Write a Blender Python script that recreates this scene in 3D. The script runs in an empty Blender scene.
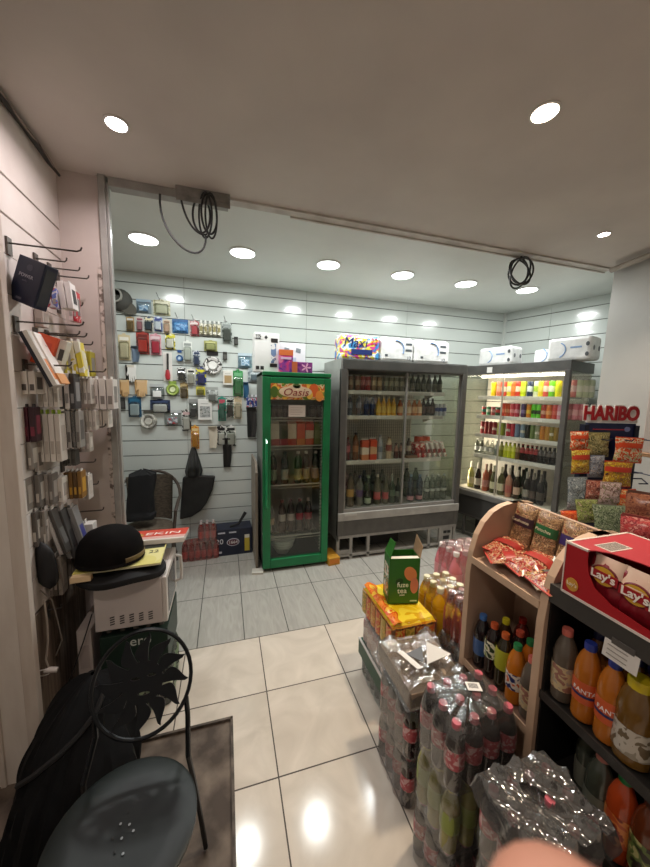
import bpy, bmesh, math, random
from mathutils import Vector, Matrix, noise
PI = math.pi
random.seed(7)
scene = bpy.context.scene
COL = scene.collection

# ------------------------------------------------------------------ camera
H = 1.65
YAW, PIT, ROLL = math.radians(16.8), math.radians(6.6), math.radians(1.2)
FPX = 331.0
fw = Vector((math.sin(YAW)*math.cos(PIT), math.cos(YAW)*math.cos(PIT), -math.sin(PIT)))
r0 = Vector((math.cos(YAW), -math.sin(YAW), 0)); u0 = r0.cross(fw)
rt = math.cos(ROLL)*r0 + math.sin(ROLL)*u0
up = math.cos(ROLL)*u0 - math.sin(ROLL)*r0
CAM = Vector((0, 0, H))
cd = bpy.data.cameras.new('camera'); cam = bpy.data.objects.new('camera', cd); COL.objects.link(cam)
cam.matrix_world = Matrix(((rt.x, up.x, -fw.x, 0), (rt.y, up.y, -fw.y, 0), (rt.z, up.z, -fw.z, H), (0, 0, 0, 1)))
cd.sensor_fit = 'HORIZONTAL'; cd.sensor_width = 36.0; cd.lens = 36*FPX/650
cd.clip_start = 0.005
cd.dof.use_dof = True; cd.dof.focus_distance = 2.2; cd.dof.aperture_fstop = 15.0
scene.camera = cam

# ------------------------------------------------------------------ world, exposure
w = bpy.data.worlds.new('world'); scene.world = w; w.use_nodes = True
w.node_tree.nodes['Background'].inputs[0].default_value = (0.75, 0.72, 0.7, 1)
w.node_tree.nodes['Background'].inputs[1].default_value = 0.02
scene.view_settings.view_transform = 'Standard'; scene.view_settings.look = 'None'
scene.view_settings.exposure = 0.0; scene.view_settings.gamma = 1.0
scene.view_settings.use_curve_mapping = False
BACK_W = 9.5          # each round panel lamp of the back room
SPOT_W = 11.0          # each small spot of the front room
TUBE_W = 3.2          # lamp in the open fridge on the right

def ray(px, py): return fw + rt*((px-325)/FPX) - up*((py-433.5)/FPX)
def at(px, py, axis, v):
    """point where a line of sight meets a real plane of the shop"""
    d = ray(px, py); i = 'xyz'.index(axis)
    return CAM + d*((v-CAM[i])/d[i])
def atp(px, py, p, n):
    d = ray(px, py); p = Vector(p); n = Vector(n)
    return CAM + d*((p-CAM).dot(n)/d.dot(n))

# ------------------------------------------------------------------ materials
def lin(h):
    h = h.lstrip('#'); o = []
    for i in (0, 2, 4):
        c = int(h[i:i+2], 16)/255
        o.append(c/12.92 if c <= .04045 else ((c+.055)/1.055)**2.4)
    return (*o, 1)
MC = {}
def nt(name):
    m = bpy.data.materials.new(name); m.use_nodes = True
    n = m.node_tree.nodes; l = m.node_tree.links
    return m, n, l, n['Principled BSDF']
def M(hexc, rough=.5, metal=0, coat=0, spec=.5):
    k = ('M', hexc, rough, metal, coat, spec)
    if k in MC: return MC[k]
    m, n, l, b = nt('plain_'+hexc)
    b.inputs['Base Color'].default_value = lin(hexc); b.inputs['Roughness'].default_value = rough
    b.inputs['Metallic'].default_value = metal; b.inputs['Coat Weight'].default_value = coat
    b.inputs['Specular IOR Level'].default_value = spec
    MC[k] = m; return m
def G(tint='dfe8e4', refl=.12, rough=.03):
    """thin clear glass or plastic"""
    k = ('G', tint, refl, rough)
    if k in MC: return MC[k]
    m, n, l, b = nt('glass_'+tint); n.remove(b)
    t = n.new('ShaderNodeBsdfTransparent'); t.inputs[0].default_value = lin(tint)
    g = n.new('ShaderNodeBsdfGlossy'); g.inputs['Roughness'].default_value = rough
    lw = n.new('ShaderNodeLayerWeight'); lw.inputs['Blend'].default_value = .25
    mu = n.new('ShaderNodeMath'); mu.operation = 'MULTIPLY_ADD'; mu.inputs[1].default_value = .45; mu.inputs[2].default_value = refl*.4
    l.new(lw.outputs['Fresnel'], mu.inputs[0])
    mx = n.new('ShaderNodeMixShader'); l.new(mu.outputs[0], mx.inputs[0]); l.new(t.outputs[0], mx.inputs[1]); l.new(g.outputs[0], mx.inputs[2])
    l.new(mx.outputs[0], n['Material Output'].inputs[0]); MC[k] = m; return m
def FILM(tint='e6e6e6', amount=.22, scale=30, milky=.12):
    """wrinkled shrink film"""
    k = ('F', tint, amount, scale, milky)
    if k in MC: return MC[k]
    m, n, l, b = nt('film_'+tint); n.remove(b)
    tc = n.new('ShaderNodeTexCoord'); no = n.new('ShaderNodeTexNoise'); no.inputs['Scale'].default_value = scale; no.inputs['Detail'].default_value = 3
    no.inputs['Distortion'].default_value = 1.2
    l.new(tc.outputs['Object'], no.inputs['Vector'])
    bp = n.new('ShaderNodeBump'); bp.inputs['Strength'].default_value = .35; bp.inputs['Distance'].default_value = .010
    l.new(no.outputs[0], bp.inputs['Height'])
    t = n.new('ShaderNodeBsdfTransparent'); t.inputs[0].default_value = lin(tint)
    g = n.new('ShaderNodeBsdfGlossy'); g.inputs['Roughness'].default_value = .12; l.new(bp.outputs[0], g.inputs['Normal'])
    d = n.new('ShaderNodeBsdfDiffuse'); d.inputs[0].default_value = lin('c9c6c2')
    m1 = n.new('ShaderNodeMixShader'); m1.inputs[0].default_value = milky; l.new(t.outputs[0], m1.inputs[1]); l.new(d.outputs[0], m1.inputs[2])
    m2 = n.new('ShaderNodeMixShader'); m2.inputs[0].default_value = amount; l.new(m1.outputs[0], m2.inputs[1]); l.new(g.outputs[0], m2.inputs[2])
    l.new(m2.outputs[0], n['Material Output'].inputs[0]); MC[k] = m; return m
def PR(cols, scale=20, rough=.35, stretch=(1, 1, 1), dist=.6, bump=0):
    """printed packaging: patches of several colours"""
    k = ('P', tuple(cols), scale, rough, stretch, dist, bump)
    if k in MC: return MC[k]
    m, n, l, b = nt('print_'+cols[0]); b.inputs['Roughness'].default_value = rough
    tc = n.new('ShaderNodeTexCoord'); mp = n.new('ShaderNodeMapping'); mp.inputs['Scale'].default_value = stretch
    l.new(tc.outputs['Object'], mp.inputs[0])
    no = n.new('ShaderNodeTexNoise'); no.inputs['Scale'].default_value = scale; no.inputs['Detail'].default_value = 2; no.inputs['Distortion'].default_value = dist
    l.new(mp.outputs[0], no.inputs['Vector'])
    cr = n.new('ShaderNodeValToRGB'); cr.color_ramp.interpolation = 'CONSTANT'
    el = cr.color_ramp.elements; N = len(cols)
    el[0].position = 0; el[0].color = lin(cols[0]); el[1].position = .32+.36*1/N; el[1].color = lin(cols[1 % N])
    for i in range(2, N):
        e = el.new(.32+.36*i/N); e.color = lin(cols[i])
    l.new(no.outputs[0], cr.inputs[0]); l.new(cr.outputs[0], b.inputs['Base Color'])
    if bump:
        bp = n.new('ShaderNodeBump'); bp.inputs['Strength'].default_value = bump; bp.inputs['Distance'].default_value = .004
        n2 = n.new('ShaderNodeTexNoise'); n2.inputs['Scale'].default_value = 45; l.new(tc.outputs['Object'], n2.inputs['Vector'])
        l.new(n2.outputs[0], bp.inputs['Height']); l.new(bp.outputs[0], b.inputs['Normal'])
    MC[k] = m; return m
def BANDS(cols, stops, rough=.3, metal=0):
    """bands stacked up the height of a can or bottle, stops in metres from its base"""
    k = ('B', tuple(cols), tuple(stops), rough)
    if k in MC: return MC[k]
    m, n, l, b = nt('bands_'+cols[0]); b.inputs['Roughness'].default_value = rough; b.inputs['Metallic'].default_value = metal
    tc = n.new('ShaderNodeTexCoord'); sp = n.new('ShaderNodeSeparateXYZ'); l.new(tc.outputs['Object'], sp.inputs[0])
    wv = n.new('ShaderNodeTexNoise'); wv.inputs['Scale'].default_value = 25; l.new(tc.outputs['Object'], wv.inputs['Vector'])
    ad = n.new('ShaderNodeMath'); ad.operation = 'MULTIPLY_ADD'; ad.inputs[1].default_value = .03; l.new(wv.outputs[0], ad.inputs[0]); l.new(sp.outputs['Z'], ad.inputs[2])
    sc = n.new('ShaderNodeMath'); sc.operation = 'MULTIPLY_ADD'; sc.inputs[1].default_value = 2; sc.inputs[2].default_value = -.03; l.new(ad.outputs[0], sc.inputs[0])
    cr = n.new('ShaderNodeValToRGB'); cr.color_ramp.interpolation = 'CONSTANT'; el = cr.color_ramp.elements
    el[0].position = 0; el[0].color = lin(cols[0]); el[1].position = min(.99, stops[0]*2); el[1].color = lin(cols[1])
    for c, s in zip(cols[2:], stops[1:]):
        e = el.new(min(.999, s*2)); e.color = lin(c)
    l.new(sc.outputs[0], cr.inputs[0]); l.new(cr.outputs[0], b.inputs['Base Color']); MC[k] = m; return m
def EM(hexc, s):
    k = ('E', hexc, s)
    if k in MC: return MC[k]
    m, n, l, b = nt('lamp_'+hexc)
    b.inputs['Emission Color'].default_value = lin(hexc); b.inputs['Emission Strength'].default_value = s
    MC[k] = m; return m
def DIRTY(c1, c2, scale=6, rough=.6, lo=.35, hi=.7, stretch=(1, 1, 1), bump=0, detail=6):
    k = ('D', c1, c2, scale, rough, lo, hi, stretch, bump)
    if k in MC: return MC[k]
    m, n, l, b = nt('worn_'+c1); b.inputs['Roughness'].default_value = rough
    tc = n.new('ShaderNodeTexCoord'); mp = n.new('ShaderNodeMapping'); mp.inputs['Scale'].default_value = stretch; l.new(tc.outputs['Object'], mp.inputs[0])
    no = n.new('ShaderNodeTexNoise'); no.inputs['Scale'].default_value = scale; no.inputs['Detail'].default_value = detail; l.new(mp.outputs[0], no.inputs['Vector'])
    cr = n.new('ShaderNodeValToRGB'); e = cr.color_ramp.elements; e[0].position = lo; e[0].color = lin(c1); e[1].position = hi; e[1].color = lin(c2)
    l.new(no.outputs[0], cr.inputs[0]); l.new(cr.outputs[0], b.inputs['Base Color'])
    if bump:
        bp = n.new('ShaderNodeBump'); bp.inputs['Strength'].default_value = bump; bp.inputs['Distance'].default_value = .01
        l.new(no.outputs[0], bp.inputs['Height']); l.new(bp.outputs[0], b.inputs['Normal'])
    MC[k] = m; return m
def TILES(name, ox, oy, px, py, c1, c2, grout, nscale, stretch, rough):
    m, n, l, b = nt(name); b.inputs['Specular IOR Level'].default_value = .5
    ge = n.new('ShaderNodeNewGeometry'); sp = n.new('ShaderNodeSeparateXYZ'); l.new(ge.outputs['Position'], sp.inputs[0])
    def mth(op, a, c=None, d=None):
        q = n.new('ShaderNodeMath'); q.operation = op
        for i, v in enumerate((a, c, d)):
            if v is None: continue
            if isinstance(v, (int, float)): q.inputs[i].default_value = v
            else: l.new(v, q.inputs[i])
        return q.outputs[0]
    def edge(o, off, p):
        f = mth('FRACT', mth('DIVIDE', mth('SUBTRACT', o, off), p))
        return mth('MULTIPLY', mth('MINIMUM', f, mth('SUBTRACT', 1.0, f)), p), mth('FLOOR', mth('DIVIDE', mth('SUBTRACT', o, off), p))
    ex, ix = edge(sp.outputs['X'], ox, px); ey, iy = edge(sp.outputs['Y'], oy, py)
    g = mth('LESS_THAN', mth('MINIMUM', ex, ey), .003)
    cell = mth('ADD', mth('MULTIPLY', ix, 7.31), mth('MULTIPLY', iy, 3.17))
    cm = n.new('ShaderNodeCombineXYZ'); l.new(cell, cm.inputs[2])
    mp = n.new('ShaderNodeMapping'); mp.inputs['Scale'].default_value = stretch; l.new(ge.outputs['Position'], mp.inputs[0])
    ad = n.new('ShaderNodeVectorMath'); l.new(mp.outputs[0], ad.inputs[0]); l.new(cm.outputs[0], ad.inputs[1])
    no = n.new('ShaderNodeTexNoise'); no.inputs['Scale'].default_value = nscale; no.inputs['Detail'].default_value = 7; no.inputs['Distortion'].default_value = 1.5
    l.new(ad.outputs[0], no.inputs['Vector'])
    cr = n.new('ShaderNodeValToRGB'); e = cr.color_ramp.elements; e[0].position = .3; e[0].color = lin(c1); e[1].position = .68; e[1].color = lin(c2)
    l.new(no.outputs[0], cr.inputs[0])
    mx = n.new('ShaderNodeMix'); mx.data_type = 'RGBA'; l.new(g, mx.inputs['Factor']); l.new(cr.outputs[0], mx.inputs[6]); mx.inputs[7].default_value = lin(grout)
    l.new(mx.outputs[2], b.inputs['Base Color'])
    rg = mth('MULTIPLY_ADD', g, .5, rough); l.new(rg, b.inputs['Roughness'])
    bp = n.new('ShaderNodeBump'); bp.inputs['Strength'].default_value = .4; bp.inputs['Distance'].default_value = .003; bp.invert = True
    l.new(g, bp.inputs['Height']); l.new(bp.outputs[0], b.inputs['Normal'])
    return m

# ------------------------------------------------------------------ mesh builder
class MB:
    def __init__(s): s.v = []; s.f = []; s.mi = []; s.sm = []
    def add(s, vs, fs, m=0, smooth=False):
        o = len(s.v); s.v += [tuple(x) for x in vs]
        for f in fs: s.f.append([i+o for i in f]); s.mi.append(m); s.sm.append(smooth)
        return s
    def box(s, x0, x1, y0, y1, z0, z1, m=0):
        vs = [(x, y, z) for z in (z0, z1) for y in (y0, y1) for x in (x0, x1)]
        return s.add(vs, [(0, 2, 3, 1), (4, 5, 7, 6), (0, 1, 5, 4), (2, 6, 7, 3), (0, 4, 6, 2), (1, 3, 7, 5)], m)
    def hexa(s, b, t, m=0):
        return s.add(list(b)+list(t), [(3, 2, 1, 0), (4, 5, 6, 7), (0, 1, 5, 4), (1, 2, 6, 5), (2, 3, 7, 6), (3, 0, 4, 7)], m)
    def tube(s, pts, r, n=8, m=0, closed=False):
        pts = [Vector(p) for p in pts]; N = len(pts); rs = r if isinstance(r, (list, tuple)) else [r]*N
        T = []
        for i in range(N):
            a = pts[(i-1) % N] if (closed or i > 0) else pts[i]; c = pts[(i+1) % N] if (closed or i < N-1) else pts[i]
            T.append((c-a).normalized())
        ref = Vector((0, 0, 1)) if abs(T[0].z) < .9 else Vector((1, 0, 0))
        nrm = (ref - T[0]*ref.dot(T[0])).normalized(); vs = []
        for i in range(N):
            nrm = (nrm - T[i]*nrm.dot(T[i])).normalized(); b = T[i].cross(nrm)
            for k in range(n):
                a = 2*PI*k/n; vs.append(pts[i] + (nrm*math.cos(a)+b*math.sin(a))*rs[i])
        fs = []
        for i in range(N if closed else N-1):
            for k in range(n):
                j = (i+1) % N; fs.append((i*n+k, i*n+(k+1) % n, j*n+(k+1) % n, j*n+k))
        if not closed: fs += [tuple(range(n))[::-1], tuple((N-1)*n+k for k in range(n))]
        return s.add(vs, fs, m, True)
    def lathe(s, prof, n=16, c=(0, 0, 0), m=0, a0=0, a1=2*PI, sx=1, sy=1):
        full = abs(a1-a0-2*PI) < 1e-6; k = n if full else n+1; vs = []
        for r, z in prof:
            for i in range(k):
                a = a0+(a1-a0)*i/n; vs.append((c[0]+r*math.cos(a)*sx, c[1]+r*math.sin(a)*sy, c[2]+z))
        fs = []
        for j in range(len(prof)-1):
            for i in range(n):
                i2 = (i+1) % k; fs.append((j*k+i, j*k+i2, (j+1)*k+i2, (j+1)*k+i))
        if full:
            if prof[0][0] > 1e-5: fs.append(tuple(range(k))[::-1])
            if prof[-1][0] > 1e-5: fs.append(tuple((len(prof)-1)*k+i for i in range(k)))
        return s.add(vs, fs, m, True)
    def prism(s, poly, axis, a, b, m=0):
        """poly in the two other axes, extruded along axis from a to b"""
        def P(p, t): return {'x': (t, p[0], p[1]), 'y': (p[0], t, p[1]), 'z': (p[0], p[1], t)}[axis]
        n = len(poly); vs = [P(p, a) for p in poly]+[P(p, b) for p in poly]
        fs = [tuple(range(n))[::-1], tuple(n+i for i in range(n))]+[(i, (i+1) % n, n+(i+1) % n, n+i) for i in range(n)]
        return s.add(vs, fs, m)
    def grid(s, fn, nu, nv, m=0, wrapu=False):
        k = nu if wrapu else nu+1
        vs = [fn(i/nu, j/nv) for j in range(nv+1) for i in range(k)]
        fs = [(j*k+i, j*k+(i+1) % k, (j+1)*k+(i+1) % k, (j+1)*k+i) for j in range(nv) for i in range(nu)]
        return s.add(vs, fs, m, True)
    def mesh(s, name):
        me = bpy.data.meshes.new(name); me.from_pydata(s.v, [], s.f); 
        me.polygons.foreach_set('material_index', s.mi); me.polygons.foreach_set('use_smooth', s.sm)
        bm = bmesh.new(); bm.from_mesh(me); bmesh.ops.recalc_face_normals(bm, faces=bm.faces); bm.to_mesh(me); bm.free()
        me.update(); return me
    def build(s, name, mats, parent=None, loc=None, rot=None, bevel=0, auto=35):
        me = s.mesh(name)
        for m in (mats if isinstance(mats, (list, tuple)) else [mats]): me.materials.append(m)
        o = bpy.data.objects.new(name, me); COL.objects.link(o)
        if parent: o.parent = parent
        if loc is not None: o.location = loc
        if rot is not None: o.rotation_euler = rot
        if any(s.sm):
            me.set_sharp_from_angle(angle=math.radians(auto))
        if bevel:
            b = o.modifiers.new('bevel', 'BEVEL'); b.width = bevel; b.segments = 2; b.limit_method = 'ANGLE'; b.angle_limit = math.radians(40)
        return o
def tag(o, label=None, cat=None, group=None, kind=None):
    if label: o['label'] = label
    if cat: o['category'] = cat
    if group: o['group'] = group
    if kind: o['kind'] = kind
    return o
def thing(name, label, cat, loc=(0, 0, 0), rz=0, group=None, rot=None):
    o = bpy.data.objects.new(name, None); COL.objects.link(o); o.empty_display_size = .05
    o.location = loc; o.rotation_euler = rot if rot else (0, 0, rz)
    return tag(o, label, cat, group)
def struct(mb, name, mats, label=None, **k):
    o = mb.build(name, mats, **k); o['kind'] = 'structure'
    if label: o['label'] = label; o['category'] = name.split('_')[0].split('.')[0]
    return o
def curve_mesh(cu, name, mat, parent, loc, rot):
    t = bpy.data.objects.new('t', cu); COL.objects.link(t)
    dg = bpy.context.evaluated_depsgraph_get(); dg.update()
    me = bpy.data.meshes.new_from_object(t.evaluated_get(dg)); bpy.data.objects.remove(t)
    me.materials.clear(); me.materials.append(mat)
    o = bpy.data.objects.new(name, me); COL.objects.link(o)
    if parent: o.parent = parent
    o.location = loc; o.rotation_euler = rot; return o
def text(body, size, mat, parent, loc, rot=(PI/2, 0, 0), name='lettering', extrude=.0006, offset=0, shear=0, sx=1):
    cu = bpy.data.curves.new(body, 'FONT'); cu.body = body; cu.size = size; cu.align_x = 'CENTER'; cu.align_y = 'CENTER'
    cu.extrude = extrude; cu.offset = offset; cu.shear = shear; cu.resolution_u = 3
    o = curve_mesh(cu, name, mat, parent, loc, rot); o.scale = (sx, 1, 1); return o
def flat(polys, name, mat, parent, loc, rot=(PI/2, 0, 0), extrude=.002):
    """filled outline with holes, laid in local XY and given thickness"""
    cu = bpy.data.curves.new(name, 'CURVE'); cu.dimensions = '2D'; cu.fill_mode = 'BOTH'; cu.extrude = extrude
    for p in polys:
        sp = cu.splines.new('POLY'); sp.points.add(len(p)-1); sp.use_cyclic_u = True
        for q, c in zip(sp.points, p): q.co = (c[0], c[1], 0, 1)
    return curve_mesh(cu, name, mat, parent, loc, rot)
def ell(cx, cy, rx, ry, n=24, a=0): return [(cx+rx*math.cos(2*PI*i/n)*math.cos(a)-ry*math.sin(2*PI*i/n)*math.sin(a), cy+rx*math.cos(2*PI*i/n)*math.sin(a)+ry*math.sin(2*PI*i/n)*math.cos(a)) for i in range(n)]
def nz(p, s=1.0): return noise.noise(Vector(p)*s)
ORD = ['first', 'second', 'third', 'fourth', 'fifth', 'sixth', 'seventh', 'eighth', 'ninth', 'tenth', 'eleventh', 'twelfth', 'thirteenth',
       'fourteenth', 'fifteenth', 'sixteenth', 'seventeenth', 'eighteenth', 'nineteenth', 'twentieth']
# prototypes: list of (part name, mesh, material, is sub-part of the first)
class Proto:
    def __init__(s): s.parts = []
    def part(s, name, mb, mat, sub=False):
        me = mb.mesh(name); me.materials.append(mat); me.set_sharp_from_angle(angle=math.radians(35)); s.parts.append((name, me, sub)); return s
def put(proto, name, label, cat, loc, rz=0, group=None, rot=None, scale=1):
    t = thing(name, label, cat, loc, rz, group, rot); t.scale = (scale,)*3 if not isinstance(scale, tuple) else scale
    for n, me, sub in proto.parts:
        o = bpy.data.objects.new(n, me); COL.objects.link(o); o.parent = t
    return t
def put_part(proto, name, parent, loc, rz=0, scale=1):
    root = None
    for n, me, sub in proto.parts:
        o = bpy.data.objects.new(n if root else name, me); COL.objects.link(o)
        if root is None: root = o; o.parent = parent; o.location = loc; o.rotation_euler = (0, 0, rz); o.scale = (scale,)*3
        else: o.parent = root
    return root

# =================================================================== SETTING
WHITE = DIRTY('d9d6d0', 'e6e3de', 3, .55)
LWALL = DIRTY('d2c8c0', 'e4dcd5', 4, .6)
CEILF = DIRTY('c6bdb6', 'd1c8c0', 2.5, .7)
CEILB = DIRTY('d6d9d4', 'dfe2dd', 2, .5)
ZC = 2.75; YB = 3.6; YP = 2.12
cream = TILES('cream_marble_tiles', .2, YP, .465, .435, 'c6bbad', 'd9cec0', '4a4038', 4, (1, 1, 1), .13)
grey = TILES('grey_plank_tiles', .104, YP, .302, .55, 'a19e97', 'b0ada5', '44423e', 7, (3.5, .6, 1), .25)
f = struct(MB().box(-.8+.812, 3.6, -1.2, YP, -.12, 0), 'floor', cream, 'cream marble tiled floor of the front room')
struct(MB().box(-1.6, .012, 1.585, YP, -.12, 0), 'floor.001', cream, 'cream tile strip in front of the dirty floor')
struct(MB().box(-1.8, 4.6, YP, 4.3, -.12, 0), 'floor.002', grey, 'grey plank tiles of the back room')
struct(MB().box(-1.6, .012, -1.2, 1.585, -.12, -.012), 'floor.003', DIRTY('463a31', '7a6c5f', 7, .75, .40, .66, bump=.6), 'dirty brown floor patch under the bistro chair')
e = MB(); e.box(-1.6, .012, 1.575, 1.587, -.012, .003); e.box(.004, .016, -1.2, 1.587, -.012, .003)
struct(e, 'trim_1', DIRTY('3a322b', '6d6055', 18, .7), 'dark worn edge strip around the floor patch')
struct(MB().box(-1.8, 3.6, -1.2, YP, ZC, ZC+.1), 'ceiling', CEILF, 'brownish ceiling of the front room')
struct(MB().box(-1.8, 4.6, YP, 4.3, ZC, ZC+.1), 'ceiling.001', CEILB, 'white back room ceiling')
cj = MB(); cj.box(.03, 3.1, YP-.03, YP+.03, ZC-.012, ZC); cj.box(.4, 3.1, YP+.03, YP+.045, ZC-.02, ZC)
struct(cj, 'trim_2', DIRTY('b5aea4', 'cfcac2', 9, .6), 'plaster ridge across the ceiling')
# slatted walls: boards with dark grooves between
SLAT = M('c8cec9', .16, 0, .3)
GROOVE = M('55564f', .6)
def slats(L, z_top=ZC, z_low=0, seams=()):
    """boards along local x 0..L, front face at local y=0, wall behind at +y"""
    b = MB(); b.box(0, L, .012, .05, z_low, z_top, 1)
    zs = [2.652-.1484*k for k in range(18)]; zs = [z for z in zs if z_low < z < z_top]; edges = [z_top]+zs+[z_low]
    xs = [0]+list(seams)+[L]
    for i in range(len(edges)-1):
        hi = edges[i]-(.004 if i else 0); lo = edges[i+1]+(.004 if i < len(edges)-2 else 0)
        if hi-lo < .01: continue
        for a, c in zip(xs[:-1], xs[1:]): b.box(a+.0015, c-.0015, 0, .012, lo, hi, 0)
    return b
wb = slats(5.4, seams=(1.38, 2.6, 3.82)); struct(wb, 'wall_back', [SLAT, GROOVE], 'white slatted back wall with dark grooves', loc=(-1.75, YB, 0))
A17 = math.atan2(-.956, .292)
wr = slats(1.75, seams=(.55,)); struct(wr, 'wall_right', [SLAT, GROOVE], 'white slatted right wall of back room', loc=(3.49, YB, 0), rot=(0, 0, A17))
struct(MB().box(3.485, 3.52, YB-.03, YB+.02, 0, ZC), 'trim_3', M('d5d8d3', .4), 'white corner strip between the slatted walls')
struct(MB().box(-1.85, -1.75, 2.0, 4.3, 0, ZC), 'wall_left', WHITE, 'left wall of the back room')
struct(MB().box(4.02, 4.1, 1.7, 2.0, 0, ZC), 'wall_right.001', WHITE)
# right pillar and front right wall
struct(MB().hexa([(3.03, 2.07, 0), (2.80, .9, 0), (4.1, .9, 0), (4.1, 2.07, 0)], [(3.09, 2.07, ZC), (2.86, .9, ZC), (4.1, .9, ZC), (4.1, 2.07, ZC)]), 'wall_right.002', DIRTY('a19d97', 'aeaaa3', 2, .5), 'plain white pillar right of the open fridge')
struct(MB().box(2.95, 3.05, -1.2, .9, 0, ZC), 'wall_right.003', WHITE)
pt = MB(); pt.tube([(3.0, 2.03, 2.70), (2.86, 1.35, 2.70), (2.8, .9, 2.70)], .022, 8)
struct(pt, 'trim_4', M('a2978c', .5), 'pale pipe under the ceiling on the right')
struct(MB().box(-1.8, 3.2, -1.3, -1.2, 0, ZC), 'wall_front', WHITE)
# left nook
XL = -.80
struct(MB().box(-1.45, -1.35, -1.2, 1.54, -.012, ZC), 'wall_left.005', WHITE, 'left wall of the front room')
struct(MB().box(XL-.012, XL+.035, 1.525, 1.56, -.012, ZC).box(XL-.12, XL-.10, 1.53, 1.56, -.012, ZC), 'trim_6', DIRTY('c2b3a6', 'd2c6bb', 6, .55, stretch=(3, 3, .5)), 'beige jamb strip on the pilaster edge', bevel=.003)
struct(MB().box(-1.45, XL+.03, 1.54, 1.565, -.012, ZC), 'wall_left.001', DIRTY('cfc3b8', 'e0d6cc', 5, .55, stretch=(2, 2, .5)), 'beige plastered pilaster at the left edge')
lw_ = MB(); lw_.box(XL-.2, XL-.012, 1.56, 2.2, .55, ZC, 1)
zs = [2.46-.148*k for k in range(13)]; ed = [ZC]+zs
for i in range(len(ed)-1): lw_.box(XL-.012, XL, 1.56, 2.12, ed[i+1]+(.005 if ed[i+1] > 2.2 else .0015), ed[i]-(.005 if ed[i] > 2.2 else .0015)*(i > 0), 0)
struct(lw_, 'wall_left.002', [LWALL, M('2e2a27', .7)], 'slatted side wall holding the accessory hooks')
struct(MB().box(XL-.2, XL+.005, 1.56, 2.2, -.012, .68), 'wall_left.003', DIRTY('4b3d33', '8c7c6d', 4, .7, .3, .7, (14, 14, .8)), 'stained brown boards low on the side wall')
struct(MB().box(XL-.3, -.605, 2.12, 2.15, 0, ZC), 'wall_left.004', DIRTY('c4b7b0', 'd2c6be', 3, .55), 'pinkish plaster return beside the metal frame')
fr = MB(); fr.box(-.612, -.580, 2.09, 2.15, 0, ZC); fr.box(-.580, -.568, 2.10, 2.135, 0, ZC-.03); fr.box(-.568, .03, 2.10, 2.16, ZC-.045, ZC)
struct(fr, 'door_1', DIRTY('8f8d88', 'aaa8a2', 8, .4), 'grey metal frame of the removed shopfront', bevel=.003)
struct(MB().box(-.635, -.612, 2.105, 2.12, .0, 2.3), 'trim_5', DIRTY('6d5f55', 'd0c2b8', 30, .7, .38, .5), 'scraped sealant strip along the metal frame')
hd = MB(); hd.box(-.24, .04, 2.06, 2.11, ZC-.05, ZC); hd.box(-.24, .04, 2.06, 2.065, ZC-.075, ZC-.05)
tag(hd.build('ceiling_bracket', DIRTY('77746f', '96938d', 20, .4), bevel=.002), 'grey metal bracket stub under ceiling carrying the loose cable loops', 'bracket')

# ------------------------------------------------------------------ lamps
def ceiling_panel(i, x, y):
    t = thing('ceiling_light', f'round white panel lamp in back room ceiling, {ORD[i]} from the left', 'ceiling light', (x, y, ZC), group='round panel lamps of the back room')
    MB().lathe([(.106, 0), (.107, -.006), (.094, -.010), (.094, -.004)], 28).build('trim_ring', M('e8e8e6', .4), t)
    MB().lathe([(.094, -.004), (.092, -.009), (0.0001, -.010)], 28).build('diffuser', EM('f4fff8', 9), t)
    l = bpy.data.lights.new('panel_light', 'AREA'); l.shape = 'DISK'; l.size = .19; l.energy = BACK_W; l.color = (.965, 1, .985)
    o = bpy.data.objects.new('panel_light', l); COL.objects.link(o); o.location = (x, y, ZC-.016); o.parent = None
for i, x in enumerate((-.55, .145, .85, 1.555, 2.24, 2.93)): ceiling_panel(i, x, 2.82 if i < 5 else 2.76)
def spot(x, y, label, col, e, spread=95, r=.04):
    t = thing('spot_light', label, 'ceiling light', (x, y, ZC), group='small recessed spots of the front room')
    MB().lathe([(r+.007, 0), (r+.008, -.003), (r, -.006), (r, -.002)], 20).build('trim_ring', M('d8d4cf', .4), t)
    MB().lathe([(r, -.002), (0.0001, -.006)], 20).build('lens', EM(col, 30), t)
    l = bpy.data.lights.new('spot_beam', 'AREA'); l.shape = 'DISK'; l.size = r*2; l.energy = e; l.spread = math.radians(spread); c = lin(col); l.color = c[:3]
    o = bpy.data.objects.new('spot_beam', l); COL.objects.link(o); o.location = (x, y, ZC-.012)
spot(-.417, 1.70, 'small bright recessed spot at upper left, near the grey metal frame', 'fff0f2', SPOT_W*.42, 155)
spot(1.193, 1.112, 'large warm recessed spot in the front ceiling', 'ffecd0', SPOT_W*.76, r=.046)
spot(-.42, .10, 'added unseen fill spot behind the camera, on the left', 'fff0e4', SPOT_W*.75, 160)  # added lamp out of view, brightens the dark front left area
spot(.75, -.45, 'added unseen fill spot behind the camera, on the right', 'ffe9d4', SPOT_W*.22)  # second added lamp, unseen and weaker, fills the front room
spot(2.419, 1.71, 'small recessed spot close to the white pillar on the right', 'fff2e6', SPOT_W*.5, r=.032)

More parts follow.
